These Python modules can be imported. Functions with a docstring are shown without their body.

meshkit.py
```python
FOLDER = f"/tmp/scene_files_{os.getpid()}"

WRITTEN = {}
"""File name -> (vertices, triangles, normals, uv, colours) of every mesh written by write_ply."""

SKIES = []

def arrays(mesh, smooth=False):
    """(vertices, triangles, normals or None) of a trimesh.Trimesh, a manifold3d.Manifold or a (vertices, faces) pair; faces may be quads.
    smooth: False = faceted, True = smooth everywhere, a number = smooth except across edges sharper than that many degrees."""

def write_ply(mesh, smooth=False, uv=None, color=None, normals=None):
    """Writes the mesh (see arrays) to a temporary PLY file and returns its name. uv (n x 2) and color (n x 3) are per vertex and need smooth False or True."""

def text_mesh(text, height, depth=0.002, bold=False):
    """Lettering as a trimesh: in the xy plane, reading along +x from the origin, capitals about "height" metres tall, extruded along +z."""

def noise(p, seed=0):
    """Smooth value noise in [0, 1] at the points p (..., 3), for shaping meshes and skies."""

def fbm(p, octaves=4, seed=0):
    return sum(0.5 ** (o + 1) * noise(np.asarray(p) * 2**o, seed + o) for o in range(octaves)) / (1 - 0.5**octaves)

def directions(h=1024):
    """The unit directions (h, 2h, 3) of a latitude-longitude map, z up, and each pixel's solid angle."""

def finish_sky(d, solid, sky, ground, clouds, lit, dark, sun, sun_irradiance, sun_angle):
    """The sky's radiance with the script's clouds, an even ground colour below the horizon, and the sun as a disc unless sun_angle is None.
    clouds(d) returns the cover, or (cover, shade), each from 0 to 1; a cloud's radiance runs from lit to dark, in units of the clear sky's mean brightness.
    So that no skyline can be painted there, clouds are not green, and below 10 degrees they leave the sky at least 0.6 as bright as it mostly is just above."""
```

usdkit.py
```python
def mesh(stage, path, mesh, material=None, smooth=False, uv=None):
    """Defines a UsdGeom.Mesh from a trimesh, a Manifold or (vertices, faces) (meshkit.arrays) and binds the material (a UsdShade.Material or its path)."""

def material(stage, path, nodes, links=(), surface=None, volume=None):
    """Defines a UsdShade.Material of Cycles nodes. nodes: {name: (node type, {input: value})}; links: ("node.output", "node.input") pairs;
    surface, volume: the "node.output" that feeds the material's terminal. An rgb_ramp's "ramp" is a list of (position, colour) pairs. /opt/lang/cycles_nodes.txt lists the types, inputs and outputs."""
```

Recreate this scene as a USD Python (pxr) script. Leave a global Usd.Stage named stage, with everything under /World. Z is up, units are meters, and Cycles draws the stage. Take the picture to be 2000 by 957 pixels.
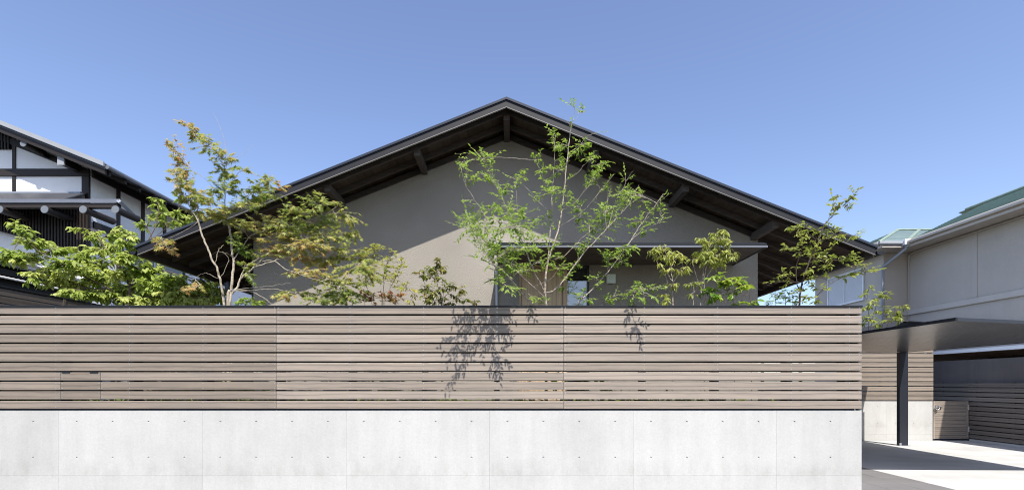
import math, random
import numpy as np, trimesh, manifold3d as m3, usdkit, meshkit
from shapely.geometry import Polygon
from pxr import Usd, UsdGeom, UsdLux, UsdShade, Gf, Sdf, Vt

stage = Usd.Stage.CreateInMemory()
UsdGeom.SetStageUpAxis(stage, UsdGeom.Tokens.z)
UsdGeom.SetStageMetersPerUnit(stage, 1.0)
UsdGeom.Xform.Define(stage, '/World')
UsdGeom.Scope.Define(stage, '/World/Looks')
rng = np.random.default_rng(7)
R = random.Random(7)
EYE, F = 1.5, 960.0            # eye height in metres, focal length in photo pixels (2000 px wide)

# ---------------------------------------------------------------- camera, sky, sun, exposure
cam = UsdGeom.Camera.Define(stage, '/World/camera')
cam.AddTranslateOp().Set(Gf.Vec3d(0, 0, EYE))
cam.AddRotateXOp().Set(90.0)
cam.CreateHorizontalApertureAttr(36.0)
cam.CreateVerticalApertureAttr(36.0 * 489 / 1024)
cam.CreateFocalLengthAttr(36.0 * F / 2000)
cam.CreateVerticalApertureOffsetAttr(36.0 * 269.5 / 2000)
cam.CreateClippingRangeAttr(Gf.Vec2f(0.05, 2000))
cam.CreateExposureAttr(0.85)
SUN = np.array([0.175, -0.67, 1.0]); SUN /= np.linalg.norm(SUN)
ELEV, ROT = math.asin(SUN[2]), math.atan2(SUN[0], SUN[1])
dome = UsdLux.DomeLight.Define(stage, '/World/sky')
sky = usdkit.material(stage, '/World/Looks/sky', {
    's': ('sky_texture', {'sky_type': 'single_scattering', 'sun_disc': False, 'sun_elevation': ELEV, 'sun_rotation': ROT,
                          'air_density': 1.0, 'aerosol_density': 1.3, 'ozone_density': 2.4, 'altitude': 100.0}),
    'b': ('background_shader', {'strength': 0.132}), 'h': ('hsv', {'saturation': 0.99, 'hue': 0.51})}, [('s.color', 'h.color'), ('h.color', 'b.color')], surface='b.background')
UsdShade.MaterialBindingAPI.Apply(dome.GetPrim()).Bind(sky)
dome.GetPrim().SetCustomDataByKey('kind', 'structure')
sun = UsdLux.DistantLight.Define(stage, '/World/sun')
sun.CreateIntensityAttr(1.2); sun.CreateAngleAttr(0.5); sun.CreateNormalizeAttr(True); sun.CreateColorAttr(Gf.Vec3f(1.0, 0.955, 0.89))
zx = np.cross([0, 1, 0], SUN); zx /= np.linalg.norm(zx); zy = np.cross(SUN, zx)
sun.AddTransformOp().Set(Gf.Matrix4d(*zx, 0, *zy, 0, *SUN, 0, 0, 0, 0, 1))

# ---------------------------------------------------------------- helpers
COUNT, ORIGIN = {}, {}
def num(parent, name):
    k = parent + '/' + name; n = COUNT.get(k, 0); COUNT[k] = n + 1
    return k if n == 0 else f'{k}_{n:03d}'
def keys(prim, label=None, cat=None, group=None, kind=None):
    for k, v in (('label', label), ('category', cat), ('group', group), ('kind', kind)):
        if v: prim.SetCustomDataByKey(k, v)
def thing(name, label, cat, o=(0, 0, 0), group=None):
    p = num('/World', name); x = UsdGeom.Xform.Define(stage, p); x.AddTranslateOp().Set(Gf.Vec3d(*map(float, o)))
    keys(x.GetPrim(), label, cat, group); ORIGIN[p] = np.array(o, float); return p
def part(parent, name, mesh, mat, smooth=False, label=None, kind=None, tone=None, attrs=None):
    p = num(parent, name); o = ORIGIN.get('/'.join(p.split('/')[:3]), np.zeros(3))
    if isinstance(mesh, list): mesh = cat(mesh)
    if hasattr(mesh, 'vertices'): mesh = (np.array(mesh.vertices), np.array(mesh.faces))
    v, f = np.asarray(mesh[0], float) - o, np.asarray(mesh[1], int)
    m = usdkit.mesh(stage, p, (v, f), MAT[mat], smooth=smooth)
    n = len(m.GetPointsAttr().Get())
    for k, a in (attrs or {}).items():
        UsdGeom.PrimvarsAPI(m).CreatePrimvar(k, Sdf.ValueTypeNames.FloatArray, 'vertex').Set(Vt.FloatArray.FromNumpy(np.asarray(a, np.float32)))
    if tone is not None:
        UsdGeom.PrimvarsAPI(m).CreatePrimvar('tone', Sdf.ValueTypeNames.FloatArray, 'vertex').Set(Vt.FloatArray.FromNumpy(np.full(n, tone, np.float32)))
        UsdGeom.PrimvarsAPI(m).CreatePrimvar('seed', Sdf.ValueTypeNames.FloatArray, 'vertex').Set(Vt.FloatArray.FromNumpy(np.full(n, R.random(), np.float32)))
    keys(m.GetPrim(), label, None, None, kind); return p
def single(name, mesh, mat, label, cat_, smooth=False, group=None, tone=None):
    p = part('/World', name, mesh, mat, smooth, tone=tone); keys(stage.GetPrimAtPath(p), label, cat_, group); return p
def setting(name, mesh, mat, smooth=False):
    return part('/World', name, mesh, mat, smooth, kind='structure')

def cat(ms):
    V, Fc, n = [], [], 0
    for m in ms:
        v, f = (np.array(m.vertices), np.array(m.faces)) if hasattr(m, 'vertices') else m
        V.append(v); Fc.append(np.asarray(f) + n); n += len(v)
    return np.vstack(V), np.vstack(Fc)
def quads(q): q = np.asarray(q); return np.vstack([q[:, [0, 1, 2]], q[:, [0, 2, 3]]])
def box(x0, x1, y0, y1, z0, z1):
    v = np.array([[x, y, z] for x in (x0, x1) for y in (y0, y1) for z in (z0, z1)], float)
    return v, quads([[0, 1, 3, 2], [4, 6, 7, 5], [0, 4, 5, 1], [2, 3, 7, 6], [0, 2, 6, 4], [1, 5, 7, 3]])
def bar(x0, x1, y0, y1, z0, z1, axis=0, b=0.003):
    """a box with chamfered long edges along the axis"""
    lo, hi = [x0, y0, z0], [x1, y1, z1]; u, w = [k for k in range(3) if k != axis]
    oc = [(lo[u] + b, lo[w]), (hi[u] - b, lo[w]), (hi[u], lo[w] + b), (hi[u], hi[w] - b), (hi[u] - b, hi[w]), (lo[u] + b, hi[w]), (lo[u], hi[w] - b), (lo[u], lo[w] + b)]
    v = np.zeros((16, 3))
    for i, (a, c) in enumerate(oc):
        for j, e in enumerate((lo[axis], hi[axis])): v[i + 8 * j, axis], v[i + 8 * j, u], v[i + 8 * j, w] = e, a, c
    f = []
    for i in range(8):
        k = (i + 1) % 8; f += [[i, k, 8 + k], [i, 8 + k, 8 + i]]
    for i in range(1, 7): f += [[0, i + 1, i], [8, 8 + i, 9 + i]]
    f = np.array(f)
    if axis == 1: f = f[:, ::-1]
    return v, f
def prism(pts, a, b, axis=1):
    """extrudes a polygon; axis 1: (x,z) along y; axis 0: (y,z) along x; axis 2: (x,y) along z"""
    m = trimesh.creation.extrude_polygon(Polygon(pts), b - a, engine='earcut')
    v, f = np.array(m.vertices), np.array(m.faces)
    if axis == 1: return np.stack([v[:, 0], a + v[:, 2], v[:, 1]], 1), f[:, ::-1]
    if axis == 0: return np.stack([a + v[:, 2], v[:, 0], v[:, 1]], 1), f
    return np.stack([v[:, 0], v[:, 1], a + v[:, 2]], 1), f
def tube(pts, r, n=6, cap=True):
    pts = np.asarray(pts, float); k = len(pts); r = np.broadcast_to(np.asarray(r, float), (k,))
    t = np.gradient(pts, axis=0); t /= np.linalg.norm(t, axis=1, keepdims=True) + 1e-12
    ref = np.array([0, 0, 1.0]) if abs(t[:, 2]).mean() < 0.8 else np.array([1.0, 0, 0])
    a = np.cross(t, ref); a /= np.linalg.norm(a, axis=1, keepdims=True) + 1e-12; b = np.cross(t, a)
    th = np.arange(n) / n * 2 * np.pi
    v = (pts[:, None] + r[:, None, None] * (np.cos(th)[None, :, None] * a[:, None] + np.sin(th)[None, :, None] * b[:, None])).reshape(-1, 3)
    f = []
    for i in range(k - 1):
        for j in range(n):
            p, q = i * n + j, i * n + (j + 1) % n; f += [[p, q, q + n], [p, q + n, p + n]]
    if cap:
        c0, c1 = len(v), len(v) + 1; v = np.vstack([v, pts[0], pts[-1]])
        for j in range(n):
            f += [[c0, (j + 1) % n, j], [c1, (k - 1) * n + j, (k - 1) * n + (j + 1) % n]]
    return v, np.array(f)
def spline(p, m=4):
    p = np.asarray(p, float)
    if len(p) < 3: return np.array([p[0] + (p[-1] - p[0]) * t for t in np.linspace(0, 1, m + 1)])
    q = np.vstack([2 * p[0] - p[1], p, 2 * p[-1] - p[-2]]); out = []
    for i in range(1, len(q) - 2):
        a, b, c, d = q[i - 1:i + 3]
        for t in np.arange(m) / m:
            out.append(0.5 * (2 * b + (c - a) * t + (2 * a - 5 * b + 4 * c - d) * t * t + (3 * b - a - 3 * c + d) * t ** 3))
    return np.array(out + [p[-1]])
def P(px, py, y):
    """a point at depth y that the photo shows at pixel (px, py)"""
    return np.array([(px - 1000) * y / F, y, EYE + (748 - py) * y / F])
def PX(px, y): return (px - 1000) * y / F
def PZ(py, y): return EYE + (748 - py) * y / F

# ---------------------------------------------------------------- materials
MAT = {}
def mat(name, nodes, links=(), surface='p.BSDF'):
    MAT[name] = usdkit.material(stage, '/World/Looks/' + name, nodes, links, surface=surface)
def plain(name, c, rough=0.6, metal=0.0, spec=0.5, var=0.12, scale=3.0, bump=0.0, bscale=120.0, stretch=(1, 1, 1)):
    d = [x * (1 - var) for x in c]; l = [min(1, x * (1 + var)) for x in c]
    n = {'g': ('geometry', {}), 'mp': ('mapping', {'scale': stretch}), 'n': ('noise_texture', {'scale': scale, 'detail': 6.0, 'roughness': 0.6}),
         'r': ('rgb_ramp', {'ramp': [(0.3, d), (0.7, l)]}), 'p': ('principled_bsdf', {'roughness': rough, 'metallic': metal, 'specular_ior_level': spec})}
    k = [('g.position', 'mp.vector'), ('mp.vector', 'n.vector'), ('n.fac', 'r.fac'), ('r.color', 'p.base_color')]
    if bump:
        n['n2'] = ('noise_texture', {'scale': bscale, 'detail': 4.0}); n['b'] = ('bump', {'strength': bump, 'distance': 0.01})
        k += [('mp.vector', 'n2.vector'), ('n2.fac', 'b.height'), ('b.normal', 'p.normal')]
    mat(name, n, k)

def wood(name, dark, light, rough=0.55, streak=0.35, sc=1.0, axis='x', lg=0.55):
    """boards: tone picks the stain between dark and light, seed shifts the grain"""
    st = {'x': (lg * sc, 7 * sc, 7 * sc), 'y': (7 * sc, lg * sc, 7 * sc), 'z': (7 * sc, 7 * sc, lg * sc)}[axis]
    n = {'g': ('geometry', {}), 'sd': ('attribute', {'attribute': 'seed'}), 'tn': ('attribute', {'attribute': 'tone'}),
         'cx': ('combine_xyz', {}), 'm1': ('math', {'math_type': 'multiply', 'value2': 37.0}), 'ad': ('vector_math', {'math_type': 'add'}),
         'mp': ('mapping', {'scale': st}),
         'w': ('wave_texture', {'wave_type': 'rings', 'rings_direction': axis, 'scale': 1.3, 'distortion': 3.2, 'detail': 3.0, 'detail_scale': 1.1, 'detail_roughness': 0.55}),
         'n': ('noise_texture', {'scale': 9.0, 'detail': 8.0, 'roughness': 0.65}), 'nb': ('noise_texture', {'scale': 1.6, 'detail': 3.0}),
         'wr': ('rgb_ramp', {'ramp': [(0.0, (1 - streak,) * 3), (0.10, (1 - streak * 0.3,) * 3), (0.3, (1, 1, 1)), (1.0, (1.05, 1.04, 1.03))]}),
         'nr': ('rgb_ramp', {'ramp': [(0.27, (0.80, 0.79, 0.79)), (0.38, (0.96, 0.96, 0.96)), (0.7, (1.05, 1.045, 1.04))]}),
         'br': ('rgb_ramp', {'ramp': [(0.3, (0.9, 0.91, 0.92)), (0.7, (1.08, 1.07, 1.05))]}),
         'c': ('mix', {'color1': dark, 'color2': light}),
         'x1': ('mix', {'mix_type': 'multiply', 'fac': 1.0}), 'x2': ('mix', {'mix_type': 'multiply', 'fac': 1.0}), 'x3': ('mix', {'mix_type': 'multiply', 'fac': 1.0}),
         'b': ('bump', {'strength': 0.25, 'distance': 0.004}), 'p': ('principled_bsdf', {'roughness': rough, 'specular_ior_level': 0.35})}
    k = [('sd.fac', 'm1.value1'), ('m1.value', 'cx.x'), ('m1.value', 'cx.y'), ('m1.value', 'cx.z'), ('g.position', 'ad.vector1'), ('cx.vector', 'ad.vector2'),
         ('ad.vector', 'mp.vector'), ('mp.vector', 'w.vector'), ('mp.vector', 'n.vector'), ('mp.vector', 'nb.vector'), ('w.fac', 'wr.fac'), ('n.fac', 'nr.fac'), ('nb.fac', 'br.fac'),
         ('tn.fac', 'c.fac'), ('c.color', 'x1.color1'), ('wr.color', 'x1.color2'), ('x1.color', 'x2.color1'), ('nr.color', 'x2.color2'), ('x2.color', 'x3.color1'), ('br.color', 'x3.color2'),
         ('x3.color', 'p.base_color'), ('n.fac', 'b.height'), ('b.normal', 'p.normal')]
    mat(name, n, k)
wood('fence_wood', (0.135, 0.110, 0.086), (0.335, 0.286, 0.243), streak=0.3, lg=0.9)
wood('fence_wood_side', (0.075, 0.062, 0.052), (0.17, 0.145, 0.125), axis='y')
wood('door_wood', (0.46, 0.33, 0.21), (0.62, 0.47, 0.32), axis='z', streak=0.2)
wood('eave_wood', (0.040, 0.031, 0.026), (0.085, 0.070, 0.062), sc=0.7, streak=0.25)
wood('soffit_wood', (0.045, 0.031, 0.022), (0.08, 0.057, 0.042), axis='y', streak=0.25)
wood('timber', (0.012, 0.009, 0.007), (0.028, 0.020, 0.016), streak=0.3)
wood('timber_upright', (0.012, 0.009, 0.007), (0.028, 0.020, 0.016), streak=0.3, axis='z')

def concrete(name, base, blotch=0.12, streak=(6, 6, 0.6), holes=True, stain=None):
    n = {'g': ('geometry', {}), 'n1': ('noise_texture', {'scale': 1.1, 'detail': 6.0, 'roughness': 0.6}), 'mp': ('mapping', {'scale': streak}),
         'n2': ('noise_texture', {'scale': 1.0, 'detail': 6.0, 'roughness': 0.7}), 'n3': ('noise_texture', {'scale': 55.0, 'detail': 4.0}),
         'r1': ('rgb_ramp', {'ramp': [(0.3, (1 - blotch,) * 3), (0.55, (1, 1, 1)), (0.75, (1 + blotch * 0.5,) * 3)]}),
         'r2': ('rgb_ramp', {'ramp': [(0.28, (1 - blotch * 0.9, 1 - blotch * 0.9, 1 - blotch)), (0.6, (1, 1, 1))]}),
         'r3': ('rgb_ramp', {'ramp': [(0.3, (0.94,) * 3), (0.7, (1.04,) * 3)]}), 'ta': ('attribute', {'attribute': 'tone'}), 'tr': ('rgb_ramp', {'ramp': [(0.0, base), (1.0, tuple(0.76 * x for x in base))]}),
         'v': ('voronoi_texture', {'scale': 9.0}), 'vr': ('rgb_ramp', {'ramp': [(0.0, (0.5,) * 3), (0.022, (0.6,) * 3), (0.03, (1,) * 3)]}),
         'x1': ('mix', {'mix_type': 'multiply', 'fac': 1.0}), 'x2': ('mix', {'mix_type': 'multiply', 'fac': 1.0}), 'x3': ('mix', {'mix_type': 'multiply', 'fac': 1.0}),
         'x4': ('mix', {'mix_type': 'multiply', 'fac': 1.0 if holes else 0.0}), 'b': ('bump', {'strength': 0.12, 'distance': 0.004}),
         'p': ('principled_bsdf', {'roughness': 0.75, 'specular_ior_level': 0.35})}
    k = [('g.position', 'n1.vector'), ('g.position', 'mp.vector'), ('mp.vector', 'n2.vector'), ('g.position', 'n3.vector'), ('g.position', 'v.vector'),
         ('n1.fac', 'r1.fac'), ('n2.fac', 'r2.fac'), ('n3.fac', 'r3.fac'), ('v.distance', 'vr.fac'), ('ta.fac', 'tr.fac'), ('tr.color', 'x1.color1'), ('r1.color', 'x1.color2'), ('x1.color', 'x2.color1'), ('r2.color', 'x2.color2'),
         ('x2.color', 'x3.color1'), ('r3.color', 'x3.color2'), ('x3.color', 'x4.color1'), ('vr.color', 'x4.color2'), ('x4.color', 'p.base_color'), ('n3.fac', 'b.height'), ('b.normal', 'p.normal')]
    if stain:   # a damp, dirty tide mark just above the formwork joint
        n.update({'sx': ('separate_xyz', {}), 'mr': ('rgb_ramp', {'ramp': [((z - 0.2) / 0.6, (c, c, c)) for z, c in stain]}), 'sc': ('math', {'math_type': 'multiply_add', 'value2': 1 / 0.6, 'value3': -0.2 / 0.6}),
                  'mp2': ('mapping', {'scale': (5.0, 5.0, 2.0)}), 'n5': ('noise_texture', {'scale': 1.0, 'detail': 7.0, 'roughness': 0.7}), 'r5': ('rgb_ramp', {'ramp': [(0.42, (0, 0, 0)), (0.66, (1, 1, 1))]}),
                  'mm': ('mix', {'mix_type': 'multiply', 'fac': 1.0}), 'x5': ('mix', {'mix_type': 'mix'}), 'x6': ('mix', {'mix_type': 'multiply', 'fac': 1.0, 'color2': (0.72, 0.72, 0.69)})})
        k = [x for x in k if x[1] != 'p.base_color'] + [('g.position', 'sx.vector'), ('sx.z', 'sc.value1'), ('sc.value', 'mr.fac'), ('g.position', 'mp2.vector'), ('mp2.vector', 'n5.vector'), ('n5.fac', 'r5.fac'),
             ('mr.color', 'mm.color1'), ('r5.color', 'mm.color2'), ('mm.color', 'x5.fac'), ('x4.color', 'x5.color1'), ('x4.color', 'x6.color1'), ('x6.color', 'x5.color2'), ('x5.color', 'p.base_color')]
    mat(name, n, k)
concrete('concrete', (0.445, 0.44, 0.425), 0.10, streak=(5, 5, 0.35), stain=[(0.2, 0.15), (0.34, 0.3), (0.36, 0.6), (0.42, 0.5), (0.50, 0.2), (0.56, 0.0)])
concrete('concrete_core', (0.40, 0.40, 0.39))
concrete('slab', (0.44, 0.44, 0.43), 0.16, (0.5, 3.0, 3.0), holes=False)
concrete('paving_tile', (0.145, 0.14, 0.14), 0.10, (1, 4, 1), holes=False)
concrete('block_wall', (0.085, 0.075, 0.07), 0.2)
concrete('neighbour_wall', (0.455, 0.40, 0.34), 0.06, (2, 2, 0.5), holes=False)
plain('asphalt', (0.06, 0.06, 0.06), 0.9, bump=0.4, bscale=200)
plain('grout', (0.42, 0.41, 0.40), 0.9)
plain('soil', (0.06, 0.045, 0.032), 0.95, bump=0.6, bscale=30)
plain('lip_metal', (0.22, 0.21, 0.20), 0.45, var=0.1)
plain('barge_paint', (0.011, 0.011, 0.014), 0.55, spec=0.3, var=0.2, scale=4.0)
plain('cap_white', (0.24, 0.255, 0.275), 0.6, var=0.04)
plain('cap_grey', (0.13, 0.145, 0.165), 0.6, var=0.05)
plain('porch_metal', (0.15, 0.16, 0.185), 0.4, 0.3, var=0.08)
plain('black_metal', (0.009, 0.010, 0.013), 0.4, spec=0.3, var=0.1)
plain('edge_metal', (0.030, 0.034, 0.045), 0.3, 0.3, var=0.1)
plain('post_metal', (0.016, 0.018, 0.026), 0.42, 0.1, var=0.1)
plain('grey_metal', (0.30, 0.32, 0.35), 0.35, 0.5, var=0.08)
plain('steel', (0.62, 0.62, 0.62), 0.3, 0.9, var=0.05)
plain('canopy_soffit', (0.16, 0.165, 0.175), 0.24, 0.75, var=0.08, scale=2, stretch=(1, 0.2, 1))
plain('white_paint', (0.78, 0.78, 0.78), 0.5, var=0.03)
plain('plaster', (0.74, 0.75, 0.77), 0.85, var=0.03, bump=0.05)
plain('cream_trim', (0.47, 0.42, 0.36), 0.6, var=0.05)
plain('shutter_white', (0.72, 0.72, 0.72), 0.45, var=0.03)
plain('green_slate', (0.17, 0.225, 0.19), 0.75, var=0.18, scale=5.0)
plain('brown_panel', (0.085, 0.055, 0.045), 0.4, var=0.15)
plain('salmon_paint', (0.45, 0.30, 0.22), 0.6, var=0.08)
plain('dark_slate', (0.035, 0.036, 0.042), 0.5, var=0.2)
plain('lamp_white', (0.62, 0.68, 0.62), 0.4, var=0.03)
plain('frame_dark', (0.02, 0.019, 0.018), 0.4)
# trowelled render with worm-track relief
mat('stucco', {'g': ('geometry', {}), 'n0': ('noise_texture', {'scale': 0.7, 'detail': 5.0}), 'r0': ('rgb_ramp', {'ramp': [(0.3, (0.258, 0.236, 0.203)), (0.7, (0.325, 0.298, 0.258))]}),
    'nd': ('noise_texture', {'scale': 14.0, 'detail': 3.0}), 'ad': ('vector_math', {'math_type': 'multiply_add', 'vector2': (0.06, 0.06, 0.06)}),
    'v': ('voronoi_texture', {'scale': 42.0, 'feature': 'smooth_f1', 'smoothness': 0.5}), 'n1': ('noise_texture', {'scale': 75.0, 'detail': 4.0, 'roughness': 0.6}),
    'h': ('mix', {'mix_type': 'multiply', 'fac': 0.8}), 'vr': ('rgb_ramp', {'ramp': [(0.34, (1.08,) * 3), (0.48, (1.02,) * 3), (0.62, (0.74,) * 3)]}),
    'x': ('mix', {'mix_type': 'multiply', 'fac': 1.0}), 'b': ('bump', {'strength': 0.9, 'distance': 0.012, 'invert': True}), 'p': ('principled_bsdf', {'roughness': 0.9, 'specular_ior_level': 0.2})},
    [('g.position', 'n0.vector'), ('n0.fac', 'r0.fac'), ('g.position', 'nd.vector'), ('nd.color', 'ad.vector1'), ('g.position', 'ad.vector3'), ('ad.vector', 'v.vector'), ('g.position', 'n1.vector'),
     ('v.distance', 'h.color1'), ('n1.fac', 'h.color2'), ('n1.fac', 'vr.fac'), ('r0.color', 'x.color1'), ('vr.color', 'x.color2'), ('x.color', 'p.base_color'), ('n1.fac', 'b.height'), ('b.normal', 'p.normal')])
mat('window_glass', {'t': ('transparent_bsdf', {'color': (0.55, 0.58, 0.6)}), 'g': ('glossy_bsdf', {'roughness': 0.02, 'color': (0.9, 0.9, 0.9)}), 'f': ('fresnel', {'IOR': 2.4}), 'm': ('mix_closure', {})},
    [('f.fac', 'm.fac'), ('t.BSDF', 'm.closure1'), ('g.BSDF', 'm.closure2')], surface='m.closure')
plain('frosted_glass', (0.16, 0.17, 0.18), 0.4, var=0.05)
plain('room_dark', (0.10, 0.11, 0.125), 0.8)
def bark(name, a, b):
    mat(name, {'g': ('geometry', {}), 'n': ('noise_texture', {'scale': 26.0, 'detail': 5.0, 'roughness': 0.65}), 'r': ('rgb_ramp', {'ramp': [(0.35, a), (0.62, b)]}), 'b': ('bump', {'strength': 0.4, 'distance': 0.004}),
               'p': ('principled_bsdf', {'roughness': 0.8, 'specular_ior_level': 0.2})},
        [('g.position', 'n.vector'), ('n.fac', 'r.fac'), ('r.color', 'p.base_color'), ('n.fac', 'b.height'), ('b.normal', 'p.normal')])
bark('bark_pale', (0.16, 0.12, 0.095), (0.46, 0.40, 0.34)); bark('bark_maple', (0.20, 0.165, 0.12), (0.42, 0.37, 0.29)); bark('bark_dark', (0.045, 0.032, 0.025), (0.12, 0.09, 0.07))
def leafmat(name, stops, trans=0.42, gloss=0.42):
    mat(name, {'a': ('attribute', {'attribute': 'tint'}), 'r': ('rgb_ramp', {'ramp': stops}), 'p': ('principled_bsdf', {'roughness': gloss, 'specular_ior_level': 0.35}),
               'hs': ('hsv', {'saturation': 1.05, 'value': 1.7}), 't': ('translucent_bsdf', {}), 'm': ('mix_closure', {'fac': trans})},
        [('a.fac', 'r.fac'), ('r.color', 'p.base_color'), ('r.color', 'hs.color'), ('hs.color', 't.color'), ('p.BSDF', 'm.closure1'), ('t.BSDF', 'm.closure2')], surface='m.closure')
leafmat('leaf_maple', [(0.0, (0.09, 0.15, 0.025)), (0.35, (0.20, 0.25, 0.05)), (0.6, (0.33, 0.31, 0.085)), (0.8, (0.40, 0.27, 0.11)), (1.0, (0.36, 0.16, 0.09))])
leafmat('leaf_ash', [(0.0, (0.09, 0.15, 0.022)), (0.5, (0.19, 0.28, 0.045)), (1.0, (0.34, 0.40, 0.09))])
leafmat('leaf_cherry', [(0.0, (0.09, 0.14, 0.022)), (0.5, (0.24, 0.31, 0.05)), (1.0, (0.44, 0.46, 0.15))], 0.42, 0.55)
leafmat('leaf_olive', [(0.0, (0.07, 0.11, 0.02)), (0.5, (0.20, 0.24, 0.045)), (0.8, (0.30, 0.30, 0.07)), (1.0, (0.36, 0.24, 0.07))])
leafmat('leaf_camellia', [(0.0, (0.04, 0.075, 0.016)), (0.45, (0.12, 0.16, 0.03)), (0.75, (0.24, 0.21, 0.06)), (1.0, (0.30, 0.12, 0.06))], 0.32, 0.35)
leafmat('leaf_yellow', [(0.0, (0.15, 0.19, 0.035)), (0.5, (0.31, 0.33, 0.07)), (1.0, (0.45, 0.38, 0.10))])
leafmat('leaf_red', [(0.0, (0.07, 0.11, 0.025)), (0.4, (0.20, 0.14, 0.04)), (1.0, (0.24, 0.05, 0.03))])
leafmat('leaf_broad', [(0.0, (0.06, 0.15, 0.02)), (0.5, (0.15, 0.25, 0.03)), (1.0, (0.33, 0.36, 0.06))])

# ---------------------------------------------------------------- ground
setting('ground', box(-300, 300, -300, 600, -0.6, -0.03), 'asphalt')
setting('driveway', bar(6.262, 11.9, 5.3, 7.376, -0.3, 0.0, 0, 0.004), 'slab')
setting('driveway', bar(6.262, 11.9, 7.384, 12.88, -0.3, 0.0, 0, 0.004), 'slab')
setting('driveway_joint', box(6.3, 11.8, 7.37, 7.39, -0.2, -0.012), 'grout')
setting('driveway_kerb', bar(6.262, 11.9, 5.12, 5.296, -0.3, -0.004, 0, 0.01), 'concrete_core')
pv = setting('paved_path', box(4.4, 6.258, 5.0, 12.88, -0.3, -0.010), 'grout')
for i in range(4):
    for j in range(11):
        x0, y0 = 4.40 + i * 0.4645, 5.05 + 0.4645 * j
        part(pv, 'tile', bar(x0 + 0.003, x0 + 0.4615, y0 + 0.003, y0 + 0.4615, -0.0095, 0.001 + R.uniform(-0.001, 0.001), 0, 0.002), 'paving_tile')
# garden ground: raised bed behind the front wall and under the house
gpoly = [(-8.3, 6.36), (4.15, 6.36), (4.15, 7.6), (5.1, 7.6), (5.1, 12.9), (5.1, 21), (-12, 21), (-12, 11.5), (-8.3, 11.5)]
setting('garden_soil', prism(gpoly, -0.3, 1.05, 2), 'soil')

# ---------------------------------------------------------------- front concrete wall
YW = 6.17
TIES = [64.7] + [149.8 + 70.1 * k for k in range(22)]
def panel_wall(parent, xs, zs, y, ties, zt, scale_y, r=0.012):
    for a, b in zip(xs[:-1], xs[1:]):
        for c, d in zip(zs[:-1], zs[1:]):
            g = 0.0009
            v, f = bar(a + g, b - g, y, y + 0.05, c + g, d - g, 0, 0.0015)
            man = m3.Manifold(m3.Mesh(np.asarray(v, np.float32), np.asarray(f, np.uint32)))
            holes = [(x, z) for x in ties for z in zt if a < x < b and c < z < d]
            for x, z in holes:
                man = man - m3.Manifold.cylinder(0.05, r * 0.8, r * 1.15, 14).rotate((90, 0, 0)).translate((x, y + 0.0180, z))
            q = man.to_mesh()
            pa = part(parent, 'panel', (np.array(q.vert_properties[:, :3]), np.array(q.tri_verts)), 'concrete', tone=R.uniform(0.0, 0.2) + (0.25 if b < -3.8 else 0.1 if b < -2 else 0))
            for x, z in holes:
                th = np.arange(12) / 12 * 2 * np.pi
                part(pa, 'tie_plug', prism([(x + 0.011 * math.cos(t), z + 0.011 * math.sin(t)) for t in th], y + 0.008, y + 0.0178, 1), 'concrete_core')
ztop = PZ(800.6, YW)
fw = thing('concrete_wall', 'low pale fair-faced concrete wall below the long slatted fence', 'wall', (-1.8, YW, 0))
panel_wall(fw, [PX(p, YW) for p in (-245, -166, 114.5, 396, 676, 956, 1236.5, 1516, 1683)], [-0.3, PZ(927.6, YW), ztop], YW, [PX(p, YW) for p in TIES], [PZ(823, YW), PZ(892.8, YW)], YW)
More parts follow.
